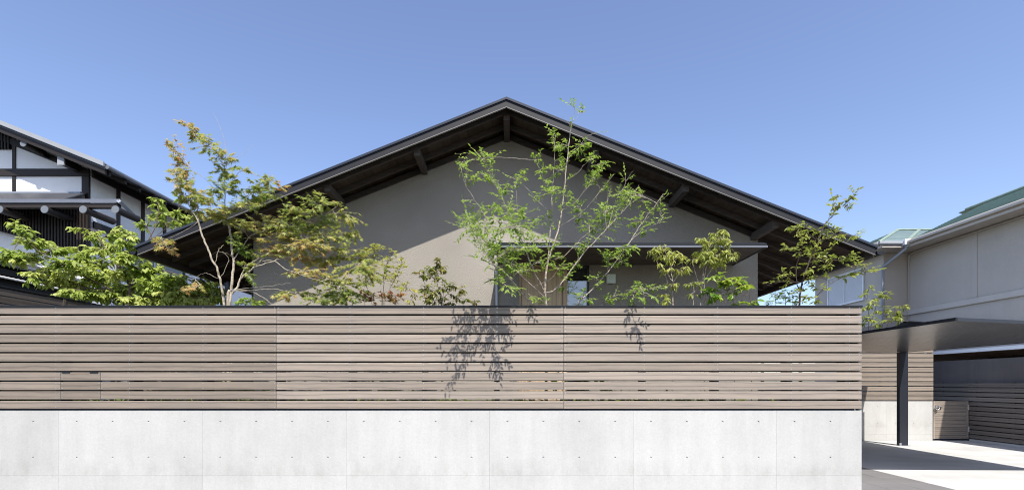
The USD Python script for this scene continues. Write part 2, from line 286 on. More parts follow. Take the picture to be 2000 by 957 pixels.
part(fw, 'core', box(PX(-245, YW), PX(1683, YW) - 0.004, YW + 0.046, YW + 0.19, -0.3, ztop - 0.003), 'concrete_core')
part(fw, 'return_wall', [box(4.16, 4.386, YW + 0.195, 7.58, -0.3, ztop - 0.01), box(4.16, 5.3, 7.585, 7.76, -0.3, ztop - 0.01), box(5.12, 5.3, 7.765, 12.88, -0.3, ztop - 0.01)], 'concrete')

# ---------------------------------------------------------------- front slatted fence
YF = 6.15
fe = thing('slatted_fence', 'long weathered brown timber slat fence on the front concrete wall', 'fence', (-1.8, YF, ztop))
SEC = [(-245, -21.35, 0.20), (-20.65, 539.65, 0.37), (540.35, 1100.65, 0.54), (1101.35, 1683, 0.54)]
PITCH, H = 18.46, 15.4
screws = []
def screw(px, py, y, r=0.0052):
    c = P(px, py, y); th = np.arange(6) / 6 * 2 * np.pi
    screws.append(prism([(c[0] + r * math.cos(t), c[2] + r * math.sin(t)) for t in th], y - 0.002, y + 0.001, 1))
POSTS = [-177, -34] + [109.3 + 143.6 * k for k in range(11)] + [1659]
hatch = None
for i in range(11):
    zb, zt = PZ(797.8 - PITCH * (10 - i), YF), PZ(797.8 - PITCH * (10 - i) - H, YF)
    for a, b, t in SEC:
        pieces = [(a, b)]
        if 7 <= i <= 9 and a < 118 < b: pieces = [(a, 117.6), (197.2, b)]
        for pa, pb in pieces:
            part(fe, 'plank', bar(PX(pa, YF), PX(pb, YF), YF, YF + 0.028, zb, zt, 0, 0.003), 'fence_wood', tone=np.clip(t + R.uniform(-0.16, 0.16), 0, 1))
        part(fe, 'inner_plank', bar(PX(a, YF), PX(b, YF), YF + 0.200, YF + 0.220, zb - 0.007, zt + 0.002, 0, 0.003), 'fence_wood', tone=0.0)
    yc = 797.8 - PITCH * (10 - i) - H / 2
    for px in POSTS:
        for s in (-1, 1):
            for q in ((-3.5, 3.5) if abs(px - 540.1) < 3 or abs(px - 1114.3) < 3 else (0,)):
                screw((px if abs(px - 1114.3) > 3 else 1101) + q, yc + s * 4.6, YF)
    screw(1679, yc - 4.6, YF); screw(1679, yc + 4.6, YF)
hx = part(fe, 'hatch_door', box(PX(119.5, YF), PX(195.5, YF), YF + 0.029, YF + 0.034, PZ(780, YF), PZ(727, YF)), 'black_metal', label='small square hatch cut into the slats')
for i in (7, 8, 9):
    zb, zt = PZ(797.8 - PITCH * (10 - i), YF), PZ(797.8 - PITCH * (10 - i) - H, YF)
    part(hx, 'plank', bar(PX(118.6, YF), PX(196.4, YF), YF - 0.001, YF + 0.027, zb, zt, 0, 0.003), 'fence_wood', tone=0.2 + R.uniform(-0.05, 0.05))
    yc = 797.8 - PITCH * (10 - i) - H / 2
    for px in (116, 121.5, 193.5, 199.3):
        for s in (-1, 1): screw(px, yc + s * 4.6, YF - 0.001, 0.006)
for px in (129, 184): part(hx, 'hinge', box(PX(px - 8, YF), PX(px + 8, YF), YF - 0.006, YF + 0.008, PZ(728.2, YF), PZ(725.2, YF)), 'black_metal')
part(fe, 'screws', screws, 'steel', kind='stuff')
for px in POSTS:
    part(fe, 'post', box(PX(px - 4.5, YF), PX(px + 4.5, YF), YF + 0.034, YF + 0.195, ztop + 0.002, PZ(600.5, YF)), 'black_metal')
part(fe, 'end_board', bar(PX(1679.6, YF), PX(1683.4, YF) - 0.003, YF + 0.031, YF + 0.197, ztop + 0.004, PZ(600.5, YF), 2, 0.002), 'fence_wood', tone=0.4)
part(fe, 'top_cap', bar(PX(-246, YF), PX(1684, YF), YF - 0.012, YF + 0.235, PZ(600.0, YF), PZ(596.6, YF), 0, 0.003), 'black_metal')
part(fe, 'base_rail', bar(PX(-245, YF), PX(1672, YF), YF + 0.036, YF + 0.125, ztop + 0.0015, PZ(797.9, YF), 0, 0.002), 'black_metal')

# ---------------------------------------------------------------- house
YH, YB, YR = 9.20, 8.22, 8.42      # wall face, barge board face, first rafter
XR, HR = -0.094, EYE + 4.617       # ridge line, rafter underside at ridge
HALF, YEND = 6.17, 19.2
def hz(x): return HR - 0.4 * abs(x - XR)
ho = thing('house', 'broad single-storey house with dark low gable roof and grey render', 'house', (XR, YH, 1.05))
WL, WR = PX(495, YH), PX(1480, YH)
def wall_poly(x0, x1, z0, up=0.05):
    return [(x0, z0), (x1, z0), (x1, hz(x1) + up), (XR, hz(XR) + up), (x0, hz(x0) + up)]
# gable wall with the door and side-light openings
DX0, DX1, SX0, SX1, DZ = PX(1014, YH), PX(1105, YH), PX(1110, YH), PX(1151, YH), PZ(517.5, YH)
gp = Polygon(wall_poly(WL, WR, 1.0)).difference(Polygon([(DX0, 0.9), (SX1, 0.9), (SX1, DZ), (DX0, DZ)]))
m = trimesh.creation.extrude_polygon(gp, 0.2, engine='earcut'); v, f = np.array(m.vertices), np.array(m.faces)
gw = part(ho, 'gable_wall', (np.stack([v[:, 0], YH + v[:, 2], v[:, 1]], 1), f[:, ::-1]), 'stucco')
part(ho, 'side_wall', box(WL, WL + 0.2, YH + 0.203, YEND - 1.2, 1.0, hz(WL) + 0.04), 'stucco')
part(ho, 'side_wall', box(WR - 0.2, WR, YH + 0.203, YEND - 1.2, 1.0, hz(WR) + 0.04), 'stucco')
part(ho, 'rear_wall', prism(wall_poly(WL + 0.205, WR - 0.205, 1.0, 0.03), YEND - 1.2, YEND - 1.0), 'stucco')
for s in (-1, 1):   # trim along the top of the gable wall
    e = WL if s < 0 else WR
    part(ho, 'wall_trim', prism([(XR, hz(XR) - 0.05), (e, hz(e) - 0.05), (e, hz(e) + 0.045), (XR, hz(XR) + 0.045)], YH - 0.030, YH - 0.003), 'eave_wood', tone=0.0)
    part(ho, 'wall_trim', prism([(XR, hz(XR) - 0.064), (e, hz(e) - 0.064), (e, hz(e) - 0.052), (XR, hz(XR) - 0.052)], YH - 0.018, YH - 0.003), 'eave_wood', tone=0.9)
# rafters, parallel to the gable
ys = [YR + 0.4625 * k for k in range(24)]
for y in ys:
    for s in (-1, 1):
        e = XR + s * (HALF - 0.12)
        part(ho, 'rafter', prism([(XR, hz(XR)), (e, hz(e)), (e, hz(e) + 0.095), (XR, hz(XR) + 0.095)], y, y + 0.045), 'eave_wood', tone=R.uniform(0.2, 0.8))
# soffit boards, running back from the gable
L = HALF / math.cos(math.atan(0.4)); nb = 44
for s in (-1, 1):
    for k in range(nb):
        t0, t1 = HALF * k / nb + 0.002, HALF * (k + 1) / nb - 0.003
        a, b = XR + s * t0, XR + s * t1; o = R.uniform(0, 0.002)
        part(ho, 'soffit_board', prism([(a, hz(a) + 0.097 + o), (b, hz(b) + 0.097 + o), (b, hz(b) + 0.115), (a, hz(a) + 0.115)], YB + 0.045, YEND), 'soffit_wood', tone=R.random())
# roof sheets and the edge
for s in (-1, 1):
    e = XR + s * HALF; e2 = XR + s * (HALF + 0.03)
    part(ho, 'roof', prism([(XR, hz(XR) + 0.118), (e2, hz(e2) + 0.118), (e2, hz(e2) + 0.152), (XR, hz(XR) + 0.152)], YB + 0.02, YEND + 0.02), 'dark_slate')
    part(ho, 'barge_board', prism([(XR + s * 0.0005, hz(XR) - 0.002), (e, hz(e) - 0.002), (e, hz(e) + 0.098), (XR + s * 0.0005, hz(XR) + 0.098)], YB, YB + 0.042), 'barge_paint')
    part(ho, 'barge_lip', prism([(XR + s * 0.0005, hz(XR) - 0.010), (e, hz(e) - 0.010), (e, hz(e) - 0.0025), (XR + s * 0.0005, hz(XR) - 0.0025)], YB - 0.005, YB + 0.03), 'lip_metal')
    part(ho, 'edge_strip', prism([(XR + s * 0.0005, hz(XR) + 0.100), (e2, hz(e2) + 0.100), (e2, hz(e2) + 0.116), (XR + s * 0.0005, hz(XR) + 0.116)], YB - 0.004, YB + 0.04), 'black_metal')
    part(ho, 'edge_flashing', prism([(XR, hz(XR) + 0.117), (e2, hz(e2) + 0.117), (e2, hz(e2) + 0.156), (XR, hz(XR) + 0.156)], YB - 0.022, YB + 0.018), 'edge_metal')
    # eave board and half-round gutter along the eave
    part(ho, 'eave_board', bar(e - 0.02 if s > 0 else e - 0.015, e + 0.015 if s > 0 else e + 0.02, YB + 0.05, YEND, hz(e) - 0.02, hz(e) + 0.095, 1, 0.003), 'eave_wood', tone=0.3)
    th = np.linspace(np.pi, 2 * np.pi, 9); gx, gz = e + s * 0.085, hz(e) + 0.055
    ring = [(gx + 0.06 * math.cos(t), gz + 0.06 * math.sin(t)) for t in th] + [(gx + 0.054 * math.cos(t), gz + 0.054 * math.sin(t)) for t in th[::-1]]
    part(ho, 'gutter', prism(ring, YB + 0.0, YEND), 'black_metal')
    part(ho, 'gutter_end', prism([(gx + 0.053 * math.cos(t), gz + 0.053 * math.sin(t)) for t in th], YB + 0.002, YB + 0.006), 'black_metal')
part(ho, 'ridge_cap', prism([(XR - 0.14, hz(XR) + 0.105), (XR, hz(XR) + 0.158), (XR + 0.14, hz(XR) + 0.105), (XR + 0.14, hz(XR) + 0.125), (XR, hz(XR) + 0.182), (XR - 0.14, hz(XR) + 0.125)], YB + 0.03, YEND + 0.01), 'black_metal')
for k in range(-3, 4):   # purlin ends carrying the verge
    x = XR + 1.537 * k; zb = hz(x) - (0.115 if k == 0 else 0.108)
    part(ho, 'purlin', bar(x - 0.0525, x + 0.0525, YR + 0.006, YH + 0.002, zb, hz(x) + (0.06 if k == 0 else 0.02), 1, 0.004), 'eave_wood', tone=0.75)
# porch canopy
CZ = EYE + 2.20; CX0, CX1, CY = PX(968, 7.96), PX(1500, 7.96), 7.96
pc = part(ho, 'porch_roof', box(CX0 + 0.03, CX1 - 0.03, CY + 0.03, YH - 0.003, CZ + 0.02, CZ + 0.05), 'black_metal')
for k in range(11):
    y0 = CY + 0.035 + k * (YH - CY - 0.045) / 11
    part(pc, 'soffit_board', bar(CX0 + 0.03, CX1 - 0.03, y0, y0 + 0.104, CZ + 0.006, CZ + 0.018, 0, 0.003), 'eave_wood', tone=R.uniform(0.6, 1.0))
part(pc, 'front_edge', bar(CX0, CX1, CY, CY + 0.028, CZ - 0.004, CZ + 0.024, 0, 0.004), 'porch_metal')
part(pc, 'upper_edge', bar(CX0 + 0.01, CX1 - 0.04, CY + 0.006, CY + 0.05, CZ + 0.026, CZ + 0.078, 0, 0.004), 'black_metal')
part(pc, 'side_edge', bar(CX0, CX0 + 0.028, CY + 0.03, YH - 0.003, CZ - 0.004, CZ + 0.07, 1, 0.004), 'black_metal')
part(pc, 'side_edge', bar(CX1 - 0.028, CX1, CY + 0.03, YH - 0.003, CZ - 0.004, CZ + 0.07, 1, 0.004), 'black_metal')
# door, side light, frame, downpipe, wall lamp
part(ho, 'door_frame', [box(DX0, DX0 + 0.04, YH + 0.02, YH + 0.16, 1.0, DZ - 0.0), box(DX1 - 0.045, DX1 + 0.03, YH + 0.02, YH + 0.16, 1.0, DZ), box(DX0 + 0.041, DX1 - 0.046, YH + 0.02, YH + 0.16, DZ - 0.04, DZ)], 'door_wood', tone=0.3)
do = part(ho, 'door', box(DX0 + 0.045, DX1 - 0.05, YH + 0.085, YH + 0.12, 1.0, DZ - 0.045), 'door_wood', tone=0.5)
nd = 7
for k in range(nd):
    w = (DX1 - DX0 - 0.097) / nd; x0 = DX0 + 0.046 + k * w
    part(do, 'board', bar(x0 + 0.0015, x0 + w - 0.0015, YH + 0.07, YH + 0.084, 1.0, DZ - 0.046, 2, 0.002), 'door_wood', tone=R.uniform(0.3, 1.0))
part(do, 'pull_handle', [tube([(DX1 - 0.13, YH + 0.03, 1.7), (DX1 - 0.13, YH + 0.03, 2.4)], 0.012, 8), box(DX1 - 0.136, DX1 - 0.124, YH + 0.03, YH + 0.07, 1.8, 1.82), box(DX1 - 0.136, DX1 - 0.124, YH + 0.03, YH + 0.07, 2.28, 2.3)], 'black_metal')
sl = part(ho, 'side_light', [box(SX1 - 0.035, SX1, YH + 0.03, YH + 0.15, 1.0, DZ), box(DX1 + 0.031, SX1 - 0.036, YH + 0.03, YH + 0.15, DZ - 0.035, DZ)], 'frame_dark')
part(sl, 'pane', box(DX1 + 0.032, SX1 - 0.037, YH + 0.07, YH + 0.078, 1.0, DZ - 0.036), 'window_glass')
part(sl, 'blind', box(DX1 + 0.032, SX1 - 0.037, YH + 0.10, YH + 0.104, PZ(550, YH), DZ - 0.036), 'frosted_glass')
part(ho, 'hall', [box(DX0 - 0.3, SX1 + 0.5, YH + 1.6, YH + 1.65, 1.0, 4.2), box(DX0 - 0.3, SX1 + 0.5, YH + 0.21, YH + 1.6, 1.0, 1.1)], 'room_dark')
part(ho, 'downpipe', tube([(PX(969.8, 9.13), 9.13, CZ - 0.01), (PX(969.8, 9.13), 9.13, 1.0)], 0.03, 10), 'grey_metal', smooth=40)
part(ho, 'downpipe', tube([(WL - 0.07, 9.35, hz(WL) - 0.1), (WL - 0.07, 9.35, 1.0)], 0.04, 10), 'black_metal', smooth=40)
wl = part(ho, 'wall_lamp', bar(PX(1184, YH), PX(1201, YH), YH - 0.075, YH - 0.003, PZ(554.5, YH), PZ(537, YH), 2, 0.006), 'lamp_white', label='small square white wall lamp')
part(wl, 'back_plate', box(PX(1188, YH), PX(1197, YH), YH - 0.0028, YH - 0.0005, PZ(556, YH), PZ(535.5, YH)), 'frame_dark')
# dark round-topped vent pipe behind the maple
vy = 9.0
single('vent_pipe', tube(spline([P(444.5, 640, vy), P(444.5, 560, vy), P(443.5, 556.5, vy), P(440.5, 554.5, vy)], 5), 0.043, 12), 'post_metal', 'dark round pipe standing behind the red-tipped maple trunks', 'pipe', smooth=50)

# ---------------------------------------------------------------- carport
XL, XRt, HL, TILT, YC0, YC1 = 6.28, 9.47, EYE + 0.884, 0.0446, 6.96, 12.3
def chz(x): return HL - TILT * (x - XL)
cp = thing('carport', 'dark thin flat carport roof on one black steel post', 'carport', (9.4, 11.85, 0))
def slab_sheet(x0, x1, y0, y1, lo, hi): return prism([(x0, chz(x0) + lo), (x1, chz(x1) + lo), (x1, chz(x1) + hi), (x0, chz(x0) + hi)], y0, y1)
part(cp, 'roof_deck', slab_sheet(XL + 0.03, XRt - 0.03, YC0 + 0.03, YC1 - 0.03, 0.012, 0.04), 'black_metal')
ns = 30
for k in range(ns):
    a = XL + 0.031 + (XRt - XL - 0.062) * k / ns; b = XL + 0.031 + (XRt - XL - 0.062) * (k + 1) / ns
    part(cp, 'soffit_panel', slab_sheet(a + 0.004, b - 0.004, YC0 + 0.031, YC1 - 0.031, 0.001 + R.uniform(0, 0.0006), 0.011), 'canopy_soffit')
part(cp, 'edge_trim', slab_sheet(XL, XL + 0.028, YC0, YC1, -0.002, 0.046), 'black_metal')
part(cp, 'edge_trim', slab_sheet(XRt - 0.028, XRt, YC0, YC1, -0.002, 0.046), 'black_metal')
part(cp, 'edge_trim', slab_sheet(XL + 0.029, XRt - 0.029, YC0, YC0 + 0.028, -0.002, 0.046), 'edge_metal')
part(cp, 'edge_trim', slab_sheet(XL + 0.029, XRt - 0.029, YC1 - 0.028, YC1, -0.002, 0.046), 'black_metal')
po = part(cp, 'post', bar(9.31, 9.513, 11.80, 11.90, 0.0, chz(9.4) - 0.004, 2, 0.006), 'post_metal')
part(po, 'base_cover', bar(9.295, 9.345, 11.785, 11.80, 0.002, 0.07, 2, 0.003), 'grey_metal')
part(po, 'base_plate', bar(9.27, 9.55, 11.76, 11.94, 0.0, 0.008, 0, 0.002), 'grey_metal')
# shed roof beyond the back fence
sh = thing('garden_shed', 'small shed with dark pitched roof beyond the carport', 'shed', (11.6, 15.2, 0))
a, b, c = P(1737, 641, 14.6), P(1765, 625.8, 14.6), P(1826, 630, 14.6)
part(sh, 'roof', prism([(a[0], a[2] - 0.03), (b[0], b[2] - 0.03), (c[0], c[2] - 0.03), (c[0], c[2]), (b[0], b[2]), (a[0], a[2])], 14.6, 16.2), 'dark_slate')
part(sh, 'wall', prism([(a[0] + 0.1, 0), (c[0] - 0.02, 0), (c[0] - 0.02, c[2] - 0.04), (b[0], b[2] - 0.04), (a[0] + 0.1, a[2])], 14.7, 16.1), 'dark_slate')

# ---------------------------------------------------------------- back wall, back fence, gate, side fence, block wall
YK = 12.9; bz = PZ(782.8, YK)
bw = thing('back_wall', 'short concrete wall at the back of the carport beside the gate', 'wall', (9.5, YK, 0))
ties = [PX(p, YK) for p in (1679, 1714, 1749.5, 1784.4, 1818.5)]
panel_wall(bw, [5.32, 6.2, 8.01, PX(1731, YK), PX(1821.5, YK)], [-0.3, PZ(847, YK), bz], YK, ties, [PZ(792.5, YK), PZ(826.8, YK)], YK)
part(bw, 'core', box(5.32, PX(1821.5, YK) - 0.003, YK + 0.046, YK + 0.17, -0.3, bz - 0.003), 'concrete_core')
bf = thing('back_fence', 'short brown slat fence on the concrete wall behind the carport post', 'fence', (9.5, YK - 0.02, bz))
PT = 0.1243
for k in range(11):
    z0 = bz + 0.022 + PT * k
    for x0, x1 in ((5.32, 7.6), (7.603, PX(1821.5, YK))):
        part(bf, 'plank', bar(x0, x1, YK - 0.02, YK + 0.008, z0, z0 + 0.104, 0, 0.003), 'fence_wood', tone=0.45 + R.uniform(-0.1, 0.1))
        part(bf, 'inner_plank', bar(x0, x1, YK + 0.1, YK + 0.12, z0, z0 + 0.104, 0, 0.003), 'fence_wood', tone=0.2)
for x in (5.6, 6.6, 7.6, 8.6, 9.7, PX(1818, YK)):
    part(bf, 'post', box(x - 0.025, x + 0.025, YK + 0.012, YK + 0.095, bz + 0.002, bz + 0.022 + PT * 11), 'black_metal')
part(bf, 'end_board', bar(PX(1819.5, YK), PX(1821.7, YK), YK + 0.010, YK + 0.098, bz + 0.002, bz + 0.022 + PT * 11, 2, 0.003), 'fence_wood', tone=0.55)
ga = thing('garden_gate', 'low brown boarded gate with a round metal latch ring', 'gate', (PX(1856, YK), YK, 0))
gx0, gx1, gz0, gz1 = PX(1822.3, YK), PX(1891, YK), PZ(856.5, YK), PZ(783, YK)
part(ga, 'stile', bar(gx0, gx0 + 0.035, YK - 0.015, YK + 0.03, gz0, gz1, 2, 0.003), 'fence_wood', tone=0.75)
part(ga, 'stile', bar(gx1 - 0.035, gx1, YK - 0.015, YK + 0.03, gz0, gz1, 2, 0.003), 'fence_wood', tone=0.5)
nbd = 10; hb = (gz1 - gz0) / nbd
for k in range(nbd):
    part(ga, 'board', bar(gx0 + 0.037, gx1 - 0.037, YK, YK + 0.022, gz0 + k * hb + 0.003, gz0 + (k + 1) * hb - 0.003, 0, 0.002), 'fence_wood', tone=0.5 + R.uniform(-0.06, 0.06))
part(ga, 'backing', box(gx0 + 0.036, gx1 - 0.036, YK + 0.0225, YK + 0.028, gz0, gz1), 'frame_dark')
part(ga, 'gate_post', box(gx1 + 0.004, gx1 + 0.03, YK - 0.01, YK + 0.04, 0, gz1 + 0.02), 'frame_dark')
for py in (795, 837.5):
    part(ga, 'hinge', bar(gx1 - 0.012, gx1 + 0.012, YK - 0.03, YK - 0.016, PZ(py + 5, YK), PZ(py - 5, YK), 2, 0.003), 'steel')
rc = P(1831.3, 796.3, YK - 0.06); rr = 0.048
part(ga, 'latch_ring', tube([(rc[0] + rr * math.sin(t), rc[1], rc[2] - rr * math.cos(t)) for t in np.linspace(-2.5, 2.5, 15)], 0.011, 8), 'steel', smooth=50)
part(ga, 'latch', [bar(PX(1826.5, YK), PX(1829.5, YK), YK - 0.07, YK - 0.002, PZ(796, YK), PZ(791.5, YK), 1, 0.004), bar(PX(1831.5, YK), PX(1838.5, YK), YK - 0.05, YK - 0.002, PZ(795, YK), PZ(792.5, YK), 0, 0.004)], 'steel')
XS = 11.99
sf = thing('side_fence', 'shaded dark slat fence running back along the right edge of the driveway', 'fence', (XS, 11, 0))
zr = [0.06 + 0.1218 * k for k in range(12)] 
for z0 in zr:
    for k in range(5):
        y0, y1 = 4.6 + 2.08 * k, 4.6 + 2.08 * (k + 1) - 0.003
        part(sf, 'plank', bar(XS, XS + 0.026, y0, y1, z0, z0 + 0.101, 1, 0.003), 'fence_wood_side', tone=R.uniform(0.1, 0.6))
for k in range(11): part(sf, 'post', box(XS + 0.029, XS + 0.075, 4.9 + 0.98 * k, 4.95 + 0.98 * k, 0, 1.52), 'frame_dark')
part(sf, 'base_strip', box(XS - 0.03, XS + 0.024, 4.6, 12.86, -0.02, 0.045), 'concrete_core')
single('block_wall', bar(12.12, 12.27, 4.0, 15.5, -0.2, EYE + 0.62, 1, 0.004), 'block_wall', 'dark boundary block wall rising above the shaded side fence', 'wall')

# ---------------------------------------------------------------- neighbour's house on the right
nh = thing('beige_house', 'two-storey beige rendered neighbour house with green slate roof', 'house', (16, 16, 0))
XN, XG, EZ = 12.9, 12.3, EYE + 4.39
# upper storey oversails the carport below
part(nh, 'upper_wall', box(XN, 21, 5.0, 16.0, EYE + 0.93, EZ - 0.16), 'neighbour_wall')
part(nh, 'lower_wall', box(15.5, 21, 5.0, 16.0, -0.2, EYE + 0.925), 'neighbour_wall')
part(nh, 'bay_wall', box(12.1, 20.5, 16.003, 19.62, -0.2, EZ - 0.165), 'neighbour_wall')
part(nh, 'string_course', [bar(XN - 0.05, XN - 0.003, 5.0, 15.996, EYE + 2.20, EYE + 2.38, 1, 0.015), bar(12.06, XN - 0.055, 15.955, 15.999, EYE + 2.20, EYE + 2.38, 0, 0.015)], 'cream_trim')
for y in (9.4, 13.62): part(nh, 'wall_rib', bar(XN - 0.014, XN - 0.002, y, y + 0.16, EYE + 2.385, EZ - 0.17, 2, 0.004), 'neighbour_wall')
part(nh, 'eave_soffit', [box(XG + 0.05, XN + 0.3, 4.5, 15.35, EZ - 0.158, EZ - 0.12), box(11.56, 20.9, 15.352, 20.2, EZ - 0.159, EZ - 0.121)], 'cream_trim')
part(nh, 'fascia', [bar(XG + 0.03, XG + 0.049, 4.5, 15.30, EZ - 0.16, EZ - 0.03, 1, 0.002), bar(11.53, XG + 0.05, 15.38, 15.40, EZ - 0.16, EZ - 0.03, 0, 0.002), bar(11.535, 11.555, 15.41, 20.2, EZ - 0.16, EZ - 0.03, 1, 0.002)], 'cream_trim')
def gutter(x, z, y0, y1): return bar(x - 0.05, x + 0.05, y0, y1, z - 0.06, z + 0.04, 1, 0.025)
part(nh, 'gutter', gutter(XG - 0.025, EZ - 0.01, 4.5, 15.25), 'cream_trim')
part(nh, 'gutter', bar(11.45, 12.26, 15.29, 15.375, EZ - 0.07, EZ + 0.03, 0, 0.025), 'cap_white')
part(nh, 'gutter', gutter(11.48, EZ - 0.01, 15.38, 20.2), 'cream_trim')
part(nh, 'rain_head', bar(12.18, 12.36, 15.22, 15.37, EZ - 0.10, EZ + 0.08, 2, 0.01), 'white_paint')
part(nh, 'downpipe', tube([(12.26, 15.3, EZ - 0.1), (12.26, 15.3, EZ - 0.2), (12.03, 15.95, EZ - 0.62), (12.03, 15.95, EZ - 0.75), (12.03, 15.95, 0)], 0.045, 10), 'cap_white', smooth=40)
part(nh, 'conduit', tube([(12.86, 9.6, EZ - 0.2), (12.86, 15.7, EZ - 0.2), (12.86, 15.93, EZ - 0.28), (12.86, 15.93, EYE + 1)], 0.022, 8), 'cream_trim', smooth=40)
# roof: courses of slates stepping up to the ridge
def slope_courses(p0, p1, q0, q1, n, lift=0.018, th=0.012):
    """courses between eave edge p0-p1 and upper edge q0-q1"""
    p0, p1, q0, q1 = (np.array(x, float) for x in (p0, p1, q0, q1)); out = []
    nrm = np.cross(p1 - p0, q0 - p0 if np.linalg.norm(q0 - p0) > 1e-6 else q1 - p0); nrm /= np.linalg.norm(nrm); nrm *= np.sign(nrm[2])
    for k in range(n):
        a, b = k / n, (k + 1.06) / n
        e = [p0 + (q0 - p0) * a + nrm * lift, p1 + (q1 - p1) * a + nrm * lift, p1 + (q1 - p1) * b, p0 + (q0 - p0) * b]
        v = np.array(e + [x - nrm * th for x in e])
        out.append((v, quads([[0, 1, 2, 3], [7, 6, 5, 4], [0, 4, 5, 1], [1, 5, 6, 2], [2, 6, 7, 3], [3, 7, 4, 0]])))
    return out
RZ, RX = EYE + 6.22, 16.4
part(nh, 'roof', slope_courses((XG, 4.4, EZ), (XG, 15.4, EZ), (RX, 4.4, RZ), (RX, 17.0, RZ), 26), 'green_slate')
hx0, hy0, hzz = 14.23, 18.13, EZ + 0.45 * 2.73
part(nh, 'roof', slope_courses((11.5, 15.4, EZ), (14.5, 15.4, EZ), (hx0, hy0, hzz), (16.4, hy0, hzz), 17), 'green_slate', label='hipped green slate slope over the bay')
part(nh, 'roof', slope_courses((11.5, 20.3, EZ), (11.5, 15.4, EZ), (hx0, hy0 + 0.3, hzz), (hx0, hy0, hzz), 17), 'green_slate')
part(nh, 'hip_cap', [tube([(11.5, 15.4, EZ + 0.03), (hx0, hy0, hzz + 0.03)], 0.045, 6), tube([(hx0, hy0, hzz + 0.03), (16.2, hy0, hzz + 0.03)], 0.045, 6), tube([(12.35, 15.4, EZ + 0.03), (15.02, hy0, hzz + 0.03)], 0.05, 6)], 'green_slate')
part(nh, 'ridge_cap', [bar(RX - 0.1, RX + 0.1, 4.4, 17.7, RZ - 0.01, RZ + 0.07, 1, 0.025)], 'green_slate')
part(nh, 'roof', slope_courses((21.0, 4.4, EZ), (21.0, 18, EZ), (RX, 4.4, RZ), (RX, 18, RZ), 6), 'green_slate')
# shuttered window
wy0, wy1, wz0, wz1 = 16.93, 18.77, EYE + 2.90, EYE + 3.93
wn = part(nh, 'window', [bar(12.06, 12.097, wy0 - 0.05, wy1 + 0.05, wz1, wz1 + 0.05, 1, 0.004), bar(12.06, 12.097, wy0 - 0.05, wy0, wz0, wz1 - 0.001, 2, 0.004), bar(12.06, 12.097, wy1, wy1 + 0.05, wz0, wz1 - 0.001, 2, 0.004),
                          bar(12.05, 12.097, wy0 - 0.06, wy1 + 0.06, wz0 - 0.05, wz0 - 0.001, 1, 0.004), bar(12.055, 12.09, (wy0 + wy1) / 2 - 0.015, (wy0 + wy1) / 2 + 0.015, wz0, wz1 - 0.002, 2, 0.003)], 'shutter_white')
for h0, h1 in ((wy0 + 0.003, (wy0 + wy1) / 2 - 0.018), ((wy0 + wy1) / 2 + 0.018, wy1 - 0.003)):
    sm = []
    for k in range(24):
        z = wz0 + 0.004 + (wz1 - wz0 - 0.01) * k / 24; d = (wz1 - wz0) / 24
        sm.append(prism([(12.075, z), (12.092, z + d * 0.2), (12.092, z + d), (12.083, z + d)], 0, 1)); v = sm[-1][0]; v[:, 1] = h0 + v[:, 1] * (h1 - h0)
    part(wn, 'shutter', sm, 'shutter_white')
# neighbour's carport lean-to beyond the block wall
nc = thing('neighbour_carport', 'neighbour carport with white beam and brown roof panels above the block wall', 'carport', (13.5, 12, 0))
part(nc, 'beam', bar(12.33, 12.40, 4.5, 15.2, EYE + 0.83, EYE + 0.93, 1, 0.006), 'shutter_white')
for k in range(11): part(nc, 'roof_panel', box(12.41, 15.4, 4.6 + k * 0.96, 5.53 + k * 0.96, EYE + 0.885, EYE + 0.90), 'brown_panel')
for k in range(12): part(nc, 'rafter', bar(12.41, 15.4, 4.54 + k * 0.96, 4.59 + k * 0.96, EYE + 0.82, EYE + 0.884, 0, 0.004), 'salmon_paint')
for y in (6.0, 11.2): part(nc, 'post', bar(12.34, 12.40, y, y + 0.06, 0, EYE + 0.828, 2, 0.005), 'shutter_white')

# ---------------------------------------------------------------- traditional house on the left
lh = thing('white_timbered_house', 'tall traditional house with white plaster and blackened timbers', 'house', (-14, 13, 0))
YL = 12.8; XC = -10.97
def lroof(x): return EYE + 5.28 - 0.40 * (x + 10.09)      # underside of the roof over x
part(lh, 'gable_wall', prism([(-19, 1), (XC, 1), (XC, lroof(XC) - 0.02), (-16.6, lroof(-16.6) - 0.02), (-19, lroof(-16.6) - 0.9)], YL, YL + 0.2), 'plaster')
part(lh, 'side_wall', box(XC - 0.2, XC, YL + 0.203, 21, 1, lroof(XC) - 0.02), 'plaster')
for a, b, nm in ((-10.09, -16.6, 'roof'),):
    part(lh, 'roof', prism([(a, lroof(a) + 0.02), (b, lroof(b) + 0.02), (b, lroof(b) + 0.16), (a, lroof(a) + 0.16)], 12.18, 21.5), 'dark_slate')
    part(lh, 'roof', prism([(b, lroof(b) + 0.02), (b - 5, lroof(b) - 1.98), (b - 5, lroof(b) - 1.84), (b, lroof(b) + 0.16)], 12.18, 21.5), 'dark_slate')
    part(lh, 'barge_board', prism([(a, lroof(a) + 0.075), (b, lroof(b) + 0.075), (b, lroof(b) + 0.185), (a, lroof(a) + 0.185)], 12.13, 12.176), 'cap_white')
    part(lh, 'under_barge', prism([(a - 0.02, lroof(a) - 0.10), (b, lroof(b) - 0.10), (b, lroof(b) + 0.07), (a - 0.02, lroof(a) + 0.07)], 12.2, 12.26), 'timber', tone=0.3)
part(lh, 'gutter', bar(-10.10, -10.0, 12.2, 21.5, lroof(-10.09) + 0.03, lroof(-10.09) + 0.13, 1, 0.03), 'porch_metal')
